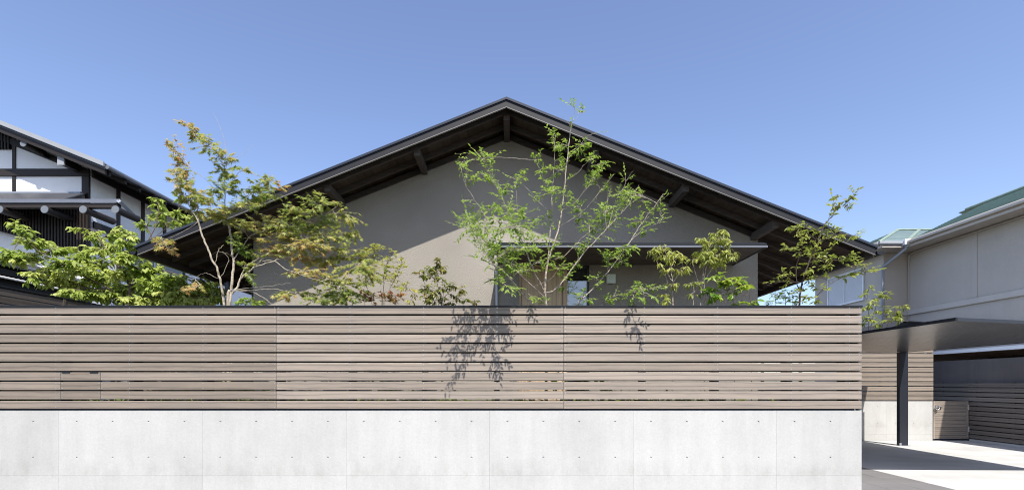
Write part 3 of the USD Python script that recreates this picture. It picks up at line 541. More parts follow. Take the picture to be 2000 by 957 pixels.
for k in range(18):
    y = 12.35 + 0.5 * k
    part(lh, 'rafter', prism([(-10.12, lroof(-10.12) - 0.09), (-12.8, lroof(-12.8) - 0.09), (-12.8, lroof(-12.8) + 0.018), (-10.12, lroof(-10.12) + 0.018)], y, y + 0.06), 'timber', tone=0.4)
def tim(px0, px1, py0, py1, y0=YL - 0.03, nm='timber_post', m='timber_upright'):
    part(lh, nm, bar(PX(px0, YL), PX(px1, YL), y0, YL - 0.002, PZ(py1, YL), PZ(py0, YL), 2 if m.endswith('upright') else 0, 0.004), m, tone=R.random())
tim(-120, 176, 331, 345, YL - 0.05, 'timber_beam', 'timber')
for a, b in ((25.5, 32), (-62, -55), (-150, -143)): tim(a, b, 268, 330.5); tim(a, b, 345.5, 395)
tim(161, 169, 345.5, 380); tim(169.3, 177.3, 346, 600, YL - 0.06)
part(lh, 'wall_plate', prism([(XC, lroof(XC) - 0.26), (-16.6, lroof(-16.6) - 0.26), (-16.6, lroof(-16.6) - 0.1), (XC, lroof(XC) - 0.1)], YL - 0.045, YL - 0.003), 'timber', tone=0.2)
part(lh, 'knee_rafter', prism([P(46, 281, YL)[[0, 2]], P(100, 312, YL)[[0, 2]], P(98, 306, YL)[[0, 2]] + (0, 0.0), P(60, 279, YL)[[0, 2]]], YL - 0.2, YL - 0.05), 'timber', tone=0.4)
# vent lattice high in the gable
for k in range(10):
    px = 20 - 6.2 * k; part(lh, 'vent_slat', bar(PX(px - 1.6, YL), PX(px + 1.6, YL), YL - 0.06, YL - 0.004, PZ(293, YL), PZ(266 - 2.2 * k, YL), 2, 0.003), 'timber_upright', tone=R.random())
part(lh, 'vent_board', box(PX(-40, YL), PX(25, YL), YL - 0.0035, YL - 0.001, PZ(293, YL), PZ(262, YL)), 'frame_dark')
def log_end(px, py, yf, yb, r):
    c = P(px, py, yf); lg = part(lh, 'log_beam', tube([(c[0], yf, c[2]), (c[0], yb, c[2])], r, 14), 'timber', smooth=40, tone=R.random())
    part(lg, 'white_cap', tube([(c[0], yf - 0.02, c[2]), (c[0], yf - 0.002, c[2])], r * 1.06, 16), 'cap_grey', smooth=40)
log_end(46.5, 281, 12.25, YL + 0.05, 0.075)
for px in (-76, 0, 88, 163, 226): log_end(px, 409.5, 11.9, YL - 0.02 if px < 170 else 12.6, 0.085)
bm = part(lh, 'beam_end', bar(PX(115, 12.3), PX(125, 12.3), 12.3, YL, PZ(321, 12.3), PZ(306, 12.3), 1, 0.004), 'timber', tone=0.3)
part(bm, 'white_cap', box(PX(113, 12.28), PX(126, 12.28), 12.26, 12.298, PZ(323, 12.28), PZ(305.5, 12.28)), 'cap_white')
# pent roof over the lattice
pf = 11.95; px1 = PX(232, pf); pz = PZ(396, pf)
part(lh, 'pent_roof', prism([(pf + 0.02, pz + 0.03), (YL - 0.06, PZ(378, YL) - 0.03), (YL - 0.06, PZ(378, YL)), (pf + 0.02, pz + 0.07)], -16.5, PX(174, YL), 0), 'dark_slate')
part(lh, 'pent_fascia', bar(-16.5, px1, pf, pf + 0.018, pz, pz + 0.09, 0, 0.004), 'porch_metal')
part(lh, 'pent_flashing', bar(-16.5, PX(163, YL), YL - 0.10, YL - 0.062, PZ(388, YL), PZ(377, YL), 0, 0.004), 'grey_metal')
part(lh, 'pent_beam', bar(-16.5, px1 - 0.06, pf + 0.03, pf + 0.15, pz - 0.11, pz - 0.005, 0, 0.006), 'timber', tone=0.7)
e0, e1 = P(232, 392.5, pf), P(259, 418, 12.55)
part(lh, 'pent_hip', [tube([e0, e1], 0.055, 4)], 'grey_metal')
# lattice screen
yl = 12.62
for k in range(48):
    px = 172 - 6.15 * k; zb = PZ(452 + (px / 168) * 43, yl)
    part(lh, 'lattice_slat', bar(PX(px - 1.5, yl), PX(px + 1.5, yl), yl - 0.05, yl, zb, PZ(402, yl), 2, 0.003), 'timber_upright', tone=R.uniform(0.3, 1))
part(lh, 'lattice_board', prism([(PX(-130, yl), PZ(418, yl)), (PX(175, yl), PZ(496, yl)), (PX(175, yl), PZ(400, yl)), (PX(-130, yl), PZ(400, yl))], yl + 0.03, yl + 0.05), 'frame_dark')
tim(96, 176, 512, 515, YL - 0.03, 'timber_beam', 'timber')
# side wall timbers and window
for y in (13.62, 14.53, 15.44, 16.35, 17.26): part(lh, 'timber_post', bar(XC + 0.002, XC + 0.04, y, y + 0.11, 1, lroof(XC) - 0.25, 2, 0.004), 'timber_upright', tone=R.random())
part(lh, 'timber_beam', bar(XC + 0.002, XC + 0.06, YL + 0.02, 21, lroof(XC) - 0.27, lroof(XC) - 0.03, 1, 0.004), 'timber', tone=0.3)
part(lh, 'timber_beam', bar(XC + 0.042, XC + 0.07, YL + 0.02, 21, EYE + 4.05, EYE + 4.22, 1, 0.004), 'timber', tone=0.3)
sw = part(lh, 'window', [bar(XC + 0.075, XC + 0.12, 13.75, 16.2, EYE + 3.97, EYE + 4.04, 1, 0.004), bar(XC + 0.075, XC + 0.14, 13.75, 16.2, EYE + 3.05, EYE + 3.12, 1, 0.004), bar(XC + 0.075, XC + 0.12, 13.75, 13.82, EYE + 3.121, EYE + 3.969, 2, 0.004), bar(XC + 0.075, XC + 0.12, 14.9, 14.97, EYE + 3.121, EYE + 3.969, 2, 0.004)], 'grey_metal')
part(sw, 'pane', box(XC + 0.08, XC + 0.09, 13.83, 16.19, EYE + 3.13, EYE + 3.96), 'frosted_glass')
# neighbour's low roof with pale gutter, left
lo = thing('low_side_roof', 'low dark lean-to roof with pale gutter at the left edge', 'roof', (-11, 10, 0))
zl = EYE + 2.28
part(lo, 'roof_sheet', prism([(-9.9, zl), (-13.2, zl + 1.0), (-13.2, zl + 1.06), (-9.9, zl + 0.06)], 8.6, 12.1), 'dark_slate')
part(lo, 'gutter', bar(-9.94, -9.85, 8.6, 12.1, zl + 0.005, zl + 0.085, 1, 0.025), 'porch_metal')
part(lo, 'beam', bar(-10.1, -9.96, 8.6, 12.1, zl - 0.16, zl - 0.03, 1, 0.006), 'timber', tone=0.2)
part(lo, 'rail', bar(-9.93, -9.88, 8.6, 12.1, zl - 0.24, zl - 0.20, 1, 0.01), 'shutter_white')
part(lo, 'wall', box(-13.1, -10.3, 8.8, 12.0, 0, zl + 0.1), 'frame_dark')
# left boundary fence
XE = -8.0
le = thing('left_fence', 'dark slat fence running back along the left boundary', 'fence', (XE, 8.5, 1.05))
for k in range(14):
    z0 = EYE + 1.53 - 0.03 - 0.1218 * (k + 1)
    for y0, y1 in ((6.4, 8.76), (8.80, 11.0)):
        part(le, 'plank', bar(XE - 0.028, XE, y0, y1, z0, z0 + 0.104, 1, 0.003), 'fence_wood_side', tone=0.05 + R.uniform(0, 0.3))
for y in (6.6, 7.7, 8.76, 9.9, 10.9): part(le, 'post', box(XE - 0.09, XE - 0.031, y, y + 0.04, 1.0, EYE + 1.495), 'black_metal')
part(le, 'joint_strip', bar(XE + 0.001, XE + 0.012, 8.75, 8.81, 1.3, EYE + 1.495, 2, 0.003), 'fence_wood_side', tone=0.1)
part(le, 'top_cap', bar(XE - 0.10, XE + 0.012, 6.36, 11.0, EYE + 1.50, EYE + 1.525, 1, 0.003), 'black_metal')

gs = thing('garden_screen', 'dark slat screen left of the house, glimpsed through the front fence gaps', 'fence', (-6.4, 10.6, 1.05))
for k in range(12):
    part(gs, 'plank', bar(XE + 0.02, WL - 0.15, 10.6, 10.625, 1.08 + 0.122 * k, 1.08 + 0.122 * k + 0.112, 0, 0.003), 'fence_wood', tone=R.uniform(0, 0.2))
for x in (-7.8, -6.4, -5.1): part(gs, 'post', box(x - 0.03, x + 0.03, 10.63, 10.69, 1.0, 2.54), 'black_metal')
# ---------------------------------------------------------------- plants
def unit(v): return v / (np.linalg.norm(v, axis=-1, keepdims=True) + 1e-12)
def leaf_oval(w=0.32, fold=0.10, bend=0.10):
    xs = np.array([0, 0.28, 0.62, 1.0]); ws = np.array([0.02, 1.0, 0.8, 0.0]) * w / 2
    v = []
    for x, q in zip(xs, ws): v += [[x, q, fold * q * 2 - bend * x * x], [x, 0, -bend * x * x], [x, -q, fold * q * 2 - bend * x * x]]
    f = []
    for i in range(3): a = 3 * i; f += [[a, a + 1, a + 4], [a, a + 4, a + 3], [a + 1, a + 2, a + 5], [a + 1, a + 5, a + 4]]
    return np.array(v), np.array(f)
def leaf_palm():
    v, f = [[0.30, 0, 0.02], [0, 0.03, 0]], []
    for k, (ang, L) in enumerate(((100, 0.50), (50, 0.68), (0, 0.72), (-50, 0.68), (-100, 0.50))):
        t = math.radians(ang); v.append([0.30 + L * math.cos(t), L * math.sin(t), -0.14 * L])
        t2 = math.radians(ang - 25); q = 0.20
        v.append([0.30 + q * math.cos(t2), q * math.sin(t2), 0.0])
    v[-1] = [0, -0.03, 0]
    ring = [1] + list(range(2, len(v)))
    for a, b in zip(ring, ring[1:]): f.append([0, b, a])
    return np.array(v), np.array(f)
LEAF = {'oval': leaf_oval(0.42), 'slim': leaf_oval(0.26, 0.08, 0.22), 'wide': leaf_oval(0.5, 0.1, 0.14), 'broad': leaf_oval(0.48, 0.12, 0.16), 'palm': leaf_palm()}
class Plant:
    def __init__(self, name, label, cat_, base, bark_, leaf_mat, shape, size, group=None, seed=1, slim=0.62, dens=2.4, jit=1.25):
        self.p = thing(name, label, cat_, base, group); self.bark, self.lm, self.shape, self.size, self.slim, self.dens = bark_, leaf_mat, shape, size, slim, dens
        self.g = np.random.default_rng(seed); self.skel = []; self.limbs = []; self.jit = jit; self.twigs = []; self.L = []
    def limb(self, pts, r0, r1, nm='branch', n=7):
        """pts: (photo x, photo y, depth) triples, turned into points in the garden"""
        q = spline([P(*a) for a in pts], 4); k = len(q); r0 *= self.slim; r1 *= min(1.0, self.slim + 0.25)
        if k > 5: q[1:-1] += self.g.normal(0, 0.004, (k - 2, 3))
        part(self.p, nm, tube(q, np.linspace(r0, r1, k), n), self.bark, smooth=60); self.skel += list(q); self.limbs.append(q)
    def leaf(self, pos, d, up, size, tint): self.L.append((pos, d, up, size, tint))
    def clump(self, px, py, rx, ry, y, n, tint=0.4, dy=None, per=7, droop=0.25, spread=0.22, r=0.0035):
        n *= self.dens; g = self.g; c = P(px, py, y); sx, sz = rx * y / F, ry * y / F; sy = dy if dy is not None else max(0.12, 0.55 * sx)
        S = np.array(self.skel); d = np.linalg.norm(S - c, axis=1) + 0.5 * np.maximum(0, S[:, 2] - c[2] + 0.05)
        s0 = S[np.argmin(d)]; hub = c - (c - s0) / (np.linalg.norm(c - s0) + 1e-6) * min(0.5 * np.linalg.norm(c - s0), 0.5 * max(sx, sz))
        mid = (s0 + hub) / 2 + (0, 0, 0.04 * np.linalg.norm(hub - s0)) + g.normal(0, 0.02, 3)
        br = spline([s0, mid, hub], 4); self.twigs.append((br, np.linspace(r * 1.5, r, len(br)))); self.skel += list(br[3:])
        for _ in range(max(1, round(n / per))):
            q = g.normal(0, 1, 3); q = q / np.linalg.norm(q) * g.uniform(0.35, 1.0) ** 0.6
            t = c + q * (sx, sy, sz) * self.jit
            a = br[g.integers(len(br) // 2, len(br))]
            tw = spline([a, (a + t) / 2 + (0, 0, 0.06 * np.linalg.norm(t - a)), t], 3)
            self.twigs.append((tw, np.linspace(r * 0.7, r * 0.3, len(tw))))
            for i in range(per):
                u = 1 - (i / per) * 0.75; x = u * (len(tw) - 1); k = min(int(x), len(tw) - 2); pos = tw[k] + (tw[k + 1] - tw[k]) * (x - k)
                tg = unit(tw[k + 1] - tw[k]); side = unit(np.cross(tg, [0, 0, 1.0]) + 1e-6) * (1 if i % 2 else -1)
                dd = unit(tg * g.uniform(0.3, 1.0) + side * g.uniform(0.3, 1.0) + g.normal(0, spread, 3) + (0, 0, -droop))
                self.leaf(pos, dd, unit(np.array([0, -0.25, 1.0]) + g.normal(0, 0.38, 3)), self.size * g.uniform(0.72, 1.2), np.clip(tint + g.normal(0, 0.13), 0, 1))
    def sprays(self, n, length, tint, per=6, lo=0.35, droop=0.1, only=None):
        g = self.g; use = self.limbs if only is None else [self.limbs[i] for i in only]; w = np.array([np.linalg.norm(np.diff(q, axis=0), axis=1).sum() for q in use]); w /= w.sum()
        for _ in range(n):
            q = use[g.choice(len(use), p=w)]; k = int((lo + (1 - lo) * g.random()) * (len(q) - 2)); a = q[k]
            tg = unit(q[k + 1] - q[k]); dr = unit(tg * g.uniform(0.4, 1.0) + g.normal(0, 0.55, 3) + (0, 0, 0.15)); L = length * g.uniform(0.5, 1.3)
            tw = spline([a, a + dr * L * 0.5 + (0, 0, 0.03 * L), a + dr * L], 3); self.twigs.append((tw, np.linspace(0.0018, 0.0009, len(tw))))
            for i in range(per):
                x = (1 - i / per * 0.8) * (len(tw) - 1); j = min(int(x), len(tw) - 2); pos = tw[j] + (tw[j + 1] - tw[j]) * (x - j)
                side = unit(np.cross(dr, [0, 0, 1.0]) + 1e-6) * (1 if i % 2 else -1)
                self.leaf(pos, unit(dr * g.uniform(0.4, 1.0) + side * g.uniform(0.3, 0.9) + g.normal(0, 0.2, 3) + (0, 0, -droop)), unit(np.array([0, -0.25, 1.0]) + g.normal(0, 0.4, 3)), self.size * g.uniform(0.7, 1.15), np.clip(tint + g.normal(0, 0.13), 0, 1))
    def finish(self, singles=300, foliage='foliage'):
        if self.twigs:
            part(self.p, 'twigs', cat([tube(t, r, 4, False) for t, r in self.twigs]), self.bark, kind='stuff')
        v0, f0 = LEAF[self.shape]; L = self.L; n = len(L)
        pos = np.array([l[0] for l in L]); d = np.array([l[1] for l in L]); up = np.array([l[2] for l in L]); sz = np.array([l[3] for l in L]); ti = np.array([l[4] for l in L])
        yv = unit(np.cross(up, d)); zv = np.cross(d, yv)
        V = pos[:, None] + sz[:, None, None] * (v0[None, :, :1] * d[:, None] + v0[None, :, 1:2] * yv[:, None] + v0[None, :, 2:] * zv[:, None])
        order = np.argsort(-(sz / (pos[:, 1] ** 1)) * (0.3 + np.abs(zv[:, 1]))); one = order[:singles]; rest = order[singles:]
        for i in one: part(self.p, 'leaf', (V[i], f0), self.lm, attrs={'tint': np.full(len(v0), ti[i])})
        if len(rest):
            k = len(v0)
            part(self.p, foliage, (V[rest].reshape(-1, 3), (f0[None] + (np.arange(len(rest)) * k)[:, None, None]).reshape(-1, 3)), self.lm, kind='stuff', attrs={'tint': np.repeat(ti[rest], k)})
def area(rx, ry): return math.pi * rx * ry

# -- maple
Y = 7.1
mp = Plant('maple_tree', 'airy multi-stemmed maple with red-tipped leaves before the left eave', 'tree', P(445, 640, Y), 'bark_maple', 'leaf_maple', 'palm', 0.068, seed=3, slim=0.48, dens=4.6, jit=1.55)
def tr(lst, y0, y1=None):
    y1 = y0 if y1 is None else y1; n = len(lst) - 1
    return [(a, b, y0 + (y1 - y0) * i / n) for i, (a, b) in enumerate(lst)]
zb = lambda x: (x, 748 - (1.05 - EYE) * F / Y)
mp.limb(tr([(437, 818), (435.7, 594), (434.6, 575), (430, 545), (423.6, 523), (416, 510), (407, 488), (398, 468), (392, 450), (387, 432)], Y - .05, Y - .3), 0.036, 0.016, 'trunk')
mp.limb(tr([(387, 432), (374, 411), (364, 390), (355, 376), (347, 350), (341, 325), (338, 283)], Y - .3, Y - .5), 0.014, 0.003)
mp.limb(tr([(387, 432), (383, 400), (378, 380), (366, 350)], Y - .3, Y - .1), 0.010, 0.003)
mp.limb(tr([(446, 818), (445, 593), (452, 567), (454, 540), (456, 512), (453, 494), (451, 466), (448, 444), (442, 433), (439, 418)], Y, Y + .1), 0.045, 0.018, 'trunk')
mp.limb(tr([(439, 418), (440, 400), (439, 366), (439, 333), (430, 308), (420, 293), (403, 285), (384, 270), (363, 241)], Y + .1, Y - .2), 0.015, 0.003)
mp.limb(tr([(439, 333), (443, 312), (437, 272), (428, 243), (416, 220)], Y, Y - .1), 0.005, 0.0018, n=5)
mp.limb(tr([(441, 325), (444, 318), (460, 308), (483, 295), (494, 282)], Y, Y + .1), 0.004, 0.0018, n=5)
mp.limb(tr([(440, 395), (420, 370), (395, 345), (372, 327)], Y + .05, Y - .1), 0.006, 0.002, n=5)
mp.limb(tr([(456, 507), (470, 488), (483, 468), (496, 457), (513, 452), (533, 445), (560, 436)], Y, Y + .3), 0.016, 0.004)
mp.limb(tr([(450, 443), (456, 428), (461, 412), (478, 390), (505, 368), (528, 358)], Y + .1, Y + .3), 0.011, 0.003)
mp.limb(tr([(452, 818), (450, 592), (453, 574), (463, 562), (470, 545), (483, 532), (498, 521), (511, 507), (527, 494), (546, 487), (568, 479), (597, 472), (630, 460)], Y, Y + .2), 0.038, 0.006, 'trunk')
mp.limb(tr([(470, 545), (478, 525), (496, 510), (518, 497), (545, 480), (580, 455), (620, 430), (660, 402)], Y + .05, Y + .4), 0.017, 0.003)
mp.limb(tr([(500, 521), (527, 512), (557, 503), (590, 498), (640, 500), (690, 512)], Y, Y + .5), 0.014, 0.003)
mp.limb(tr([(513, 510), (535, 510), (557, 525), (581, 534), (606, 543), (650, 556), (690, 566)], Y, Y - .3), 0.012, 0.003)
mp.limb(tr([(458, 567), (492, 570), (518, 584), (531, 594)], Y, Y - .3), 0.010, 0.004)
mp.limb(tr([(460, 566), (490, 562), (513, 560), (544, 556), (568, 552)], Y, Y - .2), 0.008, 0.002, n=5)
mp.limb(tr([(462, 566), (492, 567), (535, 564), (575, 573), (620, 580)], Y, Y + .2), 0.009, 0.003, n=5)
mp.limb(tr([(421, 512), (426, 492), (432, 482), (437, 478)], Y - .2, Y), 0.007, 0.003, n=5)
mp.limb(tr([(430, 545), (440, 525), (447, 505), (430, 491), (415, 497)], Y - .1, Y + .1), 0.006, 0.002, n=5)
mp.limb(tr([(428, 492), (440, 494), (452, 501), (465, 518)], Y - .1, Y + .1), 0.005, 0.002, n=5)
mp.limb(tr([(430, 545), (408, 536), (398, 533), (376, 544)], Y - .1, Y + .1), 0.006, 0.002, n=5)
mp.limb(tr([(387, 432), (370, 445), (340, 462), (313, 468)], Y - .3, Y - .5), 0.005, 0.002, n=5)
for c in [(365, 248, 12, 12, .75), (385, 268, 15, 10, .6), (405, 280, 16, 12, .55), (343, 296, 8, 22, .85), (350, 330, 14, 22, .7), (356, 362, 20, 20, .6), (375, 385, 26, 16, .55), (398, 380, 22, 14, .6),
          (425, 300, 16, 10, .55), (447, 303, 10, 7, .6), (437, 330, 18, 16, .45), (436, 365, 22, 18, .4), (462, 345, 10, 7, .5), (480, 330, 10, 6, .55), (468, 372, 14, 8, .4), (500, 362, 16, 10, .45), (520, 352, 16, 10, .55), (520, 378, 26, 14, .35),
          (548, 362, 14, 6, .75), (498, 396, 26, 10, .4), (450, 400, 36, 12, .5), (408, 412, 26, 14, .55), (430, 425, 30, 10, .5), (378, 420, 14, 8, .5),
          (313, 470, 14, 4, .7), (303, 482, 8, 4, .75), (330, 488, 10, 5, .8), (345, 478, 10, 4, .7),
          (615, 388, 24, 9, .4), (590, 408, 34, 12, .45), (645, 400, 20, 9, .45), (560, 432, 38, 15, .4), (612, 432, 44, 16, .35), (668, 424, 24, 12, .45), (695, 436, 12, 7, .5), (505, 436, 28, 12, .65), (468, 442, 24, 10, .55), (535, 462, 34, 11, .65),
          (590, 458, 38, 14, .5), (645, 462, 40, 14, .5), (685, 458, 18, 10, .5), (470, 475, 14, 14, .2), (482, 492, 16, 12, .15), (560, 492, 34, 10, .8), (520, 483, 20, 8, .8), (600, 484, 40, 12, .7), (650, 490, 40, 13, .55), (695, 502, 32, 12, .5), (722, 515, 22, 11, .5),
          (590, 512, 26, 9, .75), (635, 516, 36, 12, .55), (690, 530, 34, 12, .5), (735, 538, 22, 12, .5), (600, 532, 34, 9, .75), (650, 545, 34, 11, .5), (690, 558, 32, 11, .45), (640, 568, 34, 11, .25), (580, 574, 34, 8, .4), (670, 580, 34, 9, .3), (620, 588, 40, 6, .35),
          (555, 580, 18, 5, .7), (472, 520, 10, 6, .35), (490, 543, 9, 8, .2), (480, 515, 10, 5, .5), (395, 560, 14, 4, .75), (368, 566, 14, 5, .8)]:
    px, py, rx, ry, t = c; t = t * 0.9; yy = Y + (0.25 if px > 480 else -0.15) + mp.g.uniform(-.25, .2)
    mp.clump(px, py, rx, ry, yy, area(rx, ry) / 42 + 2, t, per=6, droop=0.45, r=0.003)
mp.sprays(60, 0.2, 0.5, 6, 0.6, 0.4, only=[1, 2, 4, 7, 8, 9, 10, 11, 12, 13])
mp.finish()

# -- pale-barked tree leaning out over the front fence
Y = 6.72
ct = Plant('young_tree', 'slender pale-barked young tree fanning out over the fence before the door', 'tree', P(1066, 640, Y), 'bark_pale', 'leaf_ash', 'oval', 0.052, seed=5, slim=0.46, dens=3.3, jit=1.6)
ct.limb(tr([(1068, 816), (1066, 594), (1064, 569), (1068, 526), (1075, 496), (1088, 457), (1098, 406), (1105, 341), (1111, 286), (1116, 243)], Y, Y - .1), 0.040, 0.006, 'trunk', 8)
ct.limb(tr([(1116, 243), (1121, 225), (1123, 198)], Y - .1, Y - .1), 0.004, 0.0015, n=5)
ct.limb(tr([(1116, 246), (1107, 238), (1098, 229)], Y - .1, Y - .15), 0.003, 0.0014, n=5)
ct.limb(tr([(1117, 240), (1127, 230), (1133, 220)], Y - .1, Y - .05), 0.003, 0.0014, n=5)
ct.limb(tr([(1068, 530), (1071, 500), (1076, 440), (1079, 371), (1083, 298), (1084, 262)], Y, Y + .15), 0.016, 0.003)
ct.limb(tr([(1064, 573), (1086, 564), (1111, 534), (1133, 504), (1154, 479), (1180, 453), (1205, 425), (1223, 406), (1248, 362)], Y, Y - .4), 0.024, 0.003)
ct.limb(tr([(1120, 640), (1128, 594), (1154, 568), (1188, 530), (1223, 483), (1248, 444), (1270, 414), (1296, 378)], Y + .1, Y - .1), 0.022, 0.003)
ct.limb(tr([(1223, 483), (1240, 462), (1262, 448), (1282, 437), (1296, 424)], Y, Y + .2), 0.008, 0.002, n=5)
ct.limb(tr([(1081, 506), (1103, 500), (1124, 478), (1146, 457), (1163, 444)], Y, Y - .3), 0.012, 0.003)
ct.limb(tr([(1094, 414), (1120, 397), (1154, 358), (1176, 328)], Y - .05, Y - .3), 0.008, 0.002, n=5)
ct.limb(tr([(1103, 354), (1124, 341), (1144, 320), (1160, 305)], Y - .1, Y - .2), 0.005, 0.002, n=5)
ct.limb(tr([(1110, 300), (1128, 288), (1146, 268), (1158, 262)], Y - .1, Y - .1), 0.004, 0.0015, n=5)
ct.limb(tr([(1096, 440), (1137, 414), (1163, 384), (1199, 341)], Y, Y + .15), 0.007, 0.002, n=5)
ct.limb(tr([(1188, 446), (1201, 397), (1223, 354), (1237, 334)], Y - .3, Y - .4), 0.007, 0.002, n=5)
ct.limb(tr([(1184, 450), (1183, 420), (1186, 395), (1188, 368)], Y - .3, Y - .2), 0.004, 0.002, n=5)
ct.limb(tr([(1064, 569), (1047, 538), (1034, 508), (1017, 466), (1004, 440), (987, 401), (970, 367), (955, 333), (942, 303)], Y, Y - 1.1), 0.020, 0.003)
ct.limb(tr([(1062, 579), (1026, 547), (996, 517), (970, 496), (949, 474), (927, 449), (897, 427)], Y, Y - 1.5), 0.018, 0.003)
ct.limb(tr([(1044, 640), (1036, 594), (1013, 564), (991, 538), (970, 526), (953, 500), (935, 470), (915, 440)], Y - .05, Y - 1.6), 0.020, 0.003)
ct.limb(tr([(966, 457), (942, 414), (923, 384), (906, 354), (898, 318)], Y - .9, Y - 1.1), 0.008, 0.002, n=5)
ct.limb(tr([(1073, 414), (1051, 393), (1032, 371)], Y, Y - .1), 0.005, 0.002, n=5)
ct.limb(tr([(1078, 380), (1064, 350), (1051, 324), (1045, 305)], Y + .05, Y), 0.006, 0.002, n=5)
ct.limb(tr([(1034, 508), (1024, 470), (1012, 410), (1008, 352), (1022, 340)], Y - .3, Y - .6), 0.007, 0.002, n=5)
ct.limb(tr([(1043, 560), (1075, 545), (1093, 522), (1110, 515)], Y - .1, Y - .35), 0.008, 0.002, n=5)
ct.limb(tr([(1140, 640), (1160, 610), (1200, 578), (1232, 573), (1260, 566), (1288, 563)], Y + .1, Y + .3), 0.010, 0.003, n=5)
for c in [(899, 316, 9, 9), (905, 333, 10, 9), (915, 352, 8, 6), (932, 350, 10, 7), (955, 312, 8, 14), (962, 345, 10, 10), (985, 370, 13, 10), (1009, 352, 8, 10), (1026, 341, 9, 6), (1045, 310, 8, 8), (1055, 330, 8, 6), (1064, 352, 8, 7), (1081, 262, 7, 7), (1090, 283, 10, 10), (1098, 312, 8, 9),
          (1133, 284, 14, 10), (1128, 300, 10, 6), (1146, 311, 12, 6), (1133, 220, 5, 6), (1176, 324, 13, 8), (1154, 350, 14, 8), (1165, 338, 8, 6), (1085, 332, 12, 9), (1070, 375, 10, 8), (1088, 372, 10, 8), (1052, 385, 9, 7), (1129, 401, 18, 9), (1110, 385, 10, 6),
          (1231, 376, 18, 10), (1214, 393, 20, 11), (1180, 414, 20, 11), (1200, 408, 14, 8), (1257, 401, 12, 6), (1264, 416, 9, 5), (1287, 406, 12, 5), (1270, 430, 10, 6), (1266, 457, 15, 6), (1240, 431, 15, 7), (1154, 444, 20, 11), (1189, 440, 20, 11), (1160, 425, 12, 8), (1136, 425, 10, 8),
          (942, 414, 20, 9), (906, 431, 17, 7), (927, 453, 18, 11), (953, 444, 22, 12), (975, 425, 16, 10), (990, 412, 18, 13), (1026, 414, 18, 12), (1010, 440, 20, 11), (1040, 436, 20, 12), (985, 456, 24, 12), (1030, 462, 26, 11), (1055, 466, 16, 9), (950, 478, 18, 11), (970, 494, 20, 10), (992, 485, 20, 11), (1020, 490, 22, 11), (1044, 490, 16, 9),
          (985, 515, 22, 9), (1010, 520, 22, 10), (1035, 525, 18, 10), (1060, 510, 16, 8), (1094, 521, 18, 8), (1090, 498, 10, 6), (1120, 517, 12, 8), (1104, 536, 12, 7), (949, 545, 11, 3), (965, 540, 10, 4), (979, 553, 16, 5), (1004, 568, 18, 7), (1043, 582, 12, 7), (1070, 585, 12, 5),
          (1180, 496, 10, 8), (1197, 502, 18, 9), (1216, 488, 14, 8), (1236, 487, 18, 7), (1214, 515, 14, 8), (1186, 520, 10, 6), (1159, 543, 14, 6), (1176, 556, 12, 5), (1137, 573, 14, 7), (1150, 584, 12, 5), (1180, 582, 18, 5), (1200, 590, 12, 4), (1244, 569, 18, 6), (1225, 577, 14, 5), (1262, 562, 14, 5), (1283, 562, 14, 5), (1240, 588, 12, 4), (1100, 560, 8, 4), (1140, 478, 10, 6), (1250, 558, 9, 9), (1262, 588, 18, 3)]:
    px, py, rx, ry = c
    left = np.clip((1105 - px) / 120, 0, 1) * np.clip((px - 905) / 90, 0.2, 1) * np.clip((py - 330) / 90, 0, 1)
    yy = Y + ct.g.uniform(-.15, .15) - 1.1 * left - (0.08 if py > 470 else 0) * left + (0.15 if px > 1200 else 0)
    if (px, ry) in ((1250, 9), (1262, 3)): yy = 5.95
    ct.clump(px, py, rx, ry, yy, area(rx, ry) / (31 if left > .2 else 22) + 3, .45 + (.1 if py < 400 else 0), per=7, droop=0.1, r=0.0024)
ct.sprays(150, 0.2, 0.5, 7)
ct.sprays(90, 0.26, 0.45, 8, 0.4, only=[15, 16, 17])
ct.finish()

# -- broad-crowned tree at the left, behind the boundary fence
Y = 9.6
ch = Plant('cherry_tree', 'dense spreading tree with large bright green leaves below the white house', 'tree', P(250, 640, Y), 'bark_dark', 'leaf_cherry', 'wide', 0.105, seed=8, slim=0.42, dens=5.6, jit=1.4)
ch.limb(tr([(255, 800), (250, 600), (255, 560), (240, 530), (215, 500), (195, 470), (185, 452)], Y, Y - .2), 0.09, 0.01, 'trunk')
ch.limb(tr([(252, 590), (215, 565), (165, 540), (120, 515), (75, 490), (45, 460), (33, 437)], Y, Y - .8), 0.045, 0.006)
ch.limb(tr([(215, 565), (160, 560), (110, 535), (60, 510), (10, 498)], Y - .1, Y - .6), 0.03, 0.006)
ch.limb(tr([(255, 560), (285, 540), (320, 530), (360, 540), (410, 550)], Y, Y + .3), 0.04, 0.008)
ch.limb(tr([(252, 590), (300, 580), (350, 575), (400, 580)], Y, Y - .2), 0.03, 0.008)
ch.limb(tr([(255, 560), (275, 510), (290, 470), (305, 440), (310, 400), (303, 390)], Y + .3, Y + 1.0), 0.035, 0.006)
ch.limb(tr([(290, 470), (320, 450), (345, 425), (350, 390)], Y + .8, Y + 1.0), 0.015, 0.004)
ch.limb(tr([(240, 530), (250, 490), (248, 455)], Y, Y - .3), 0.02, 0.004)
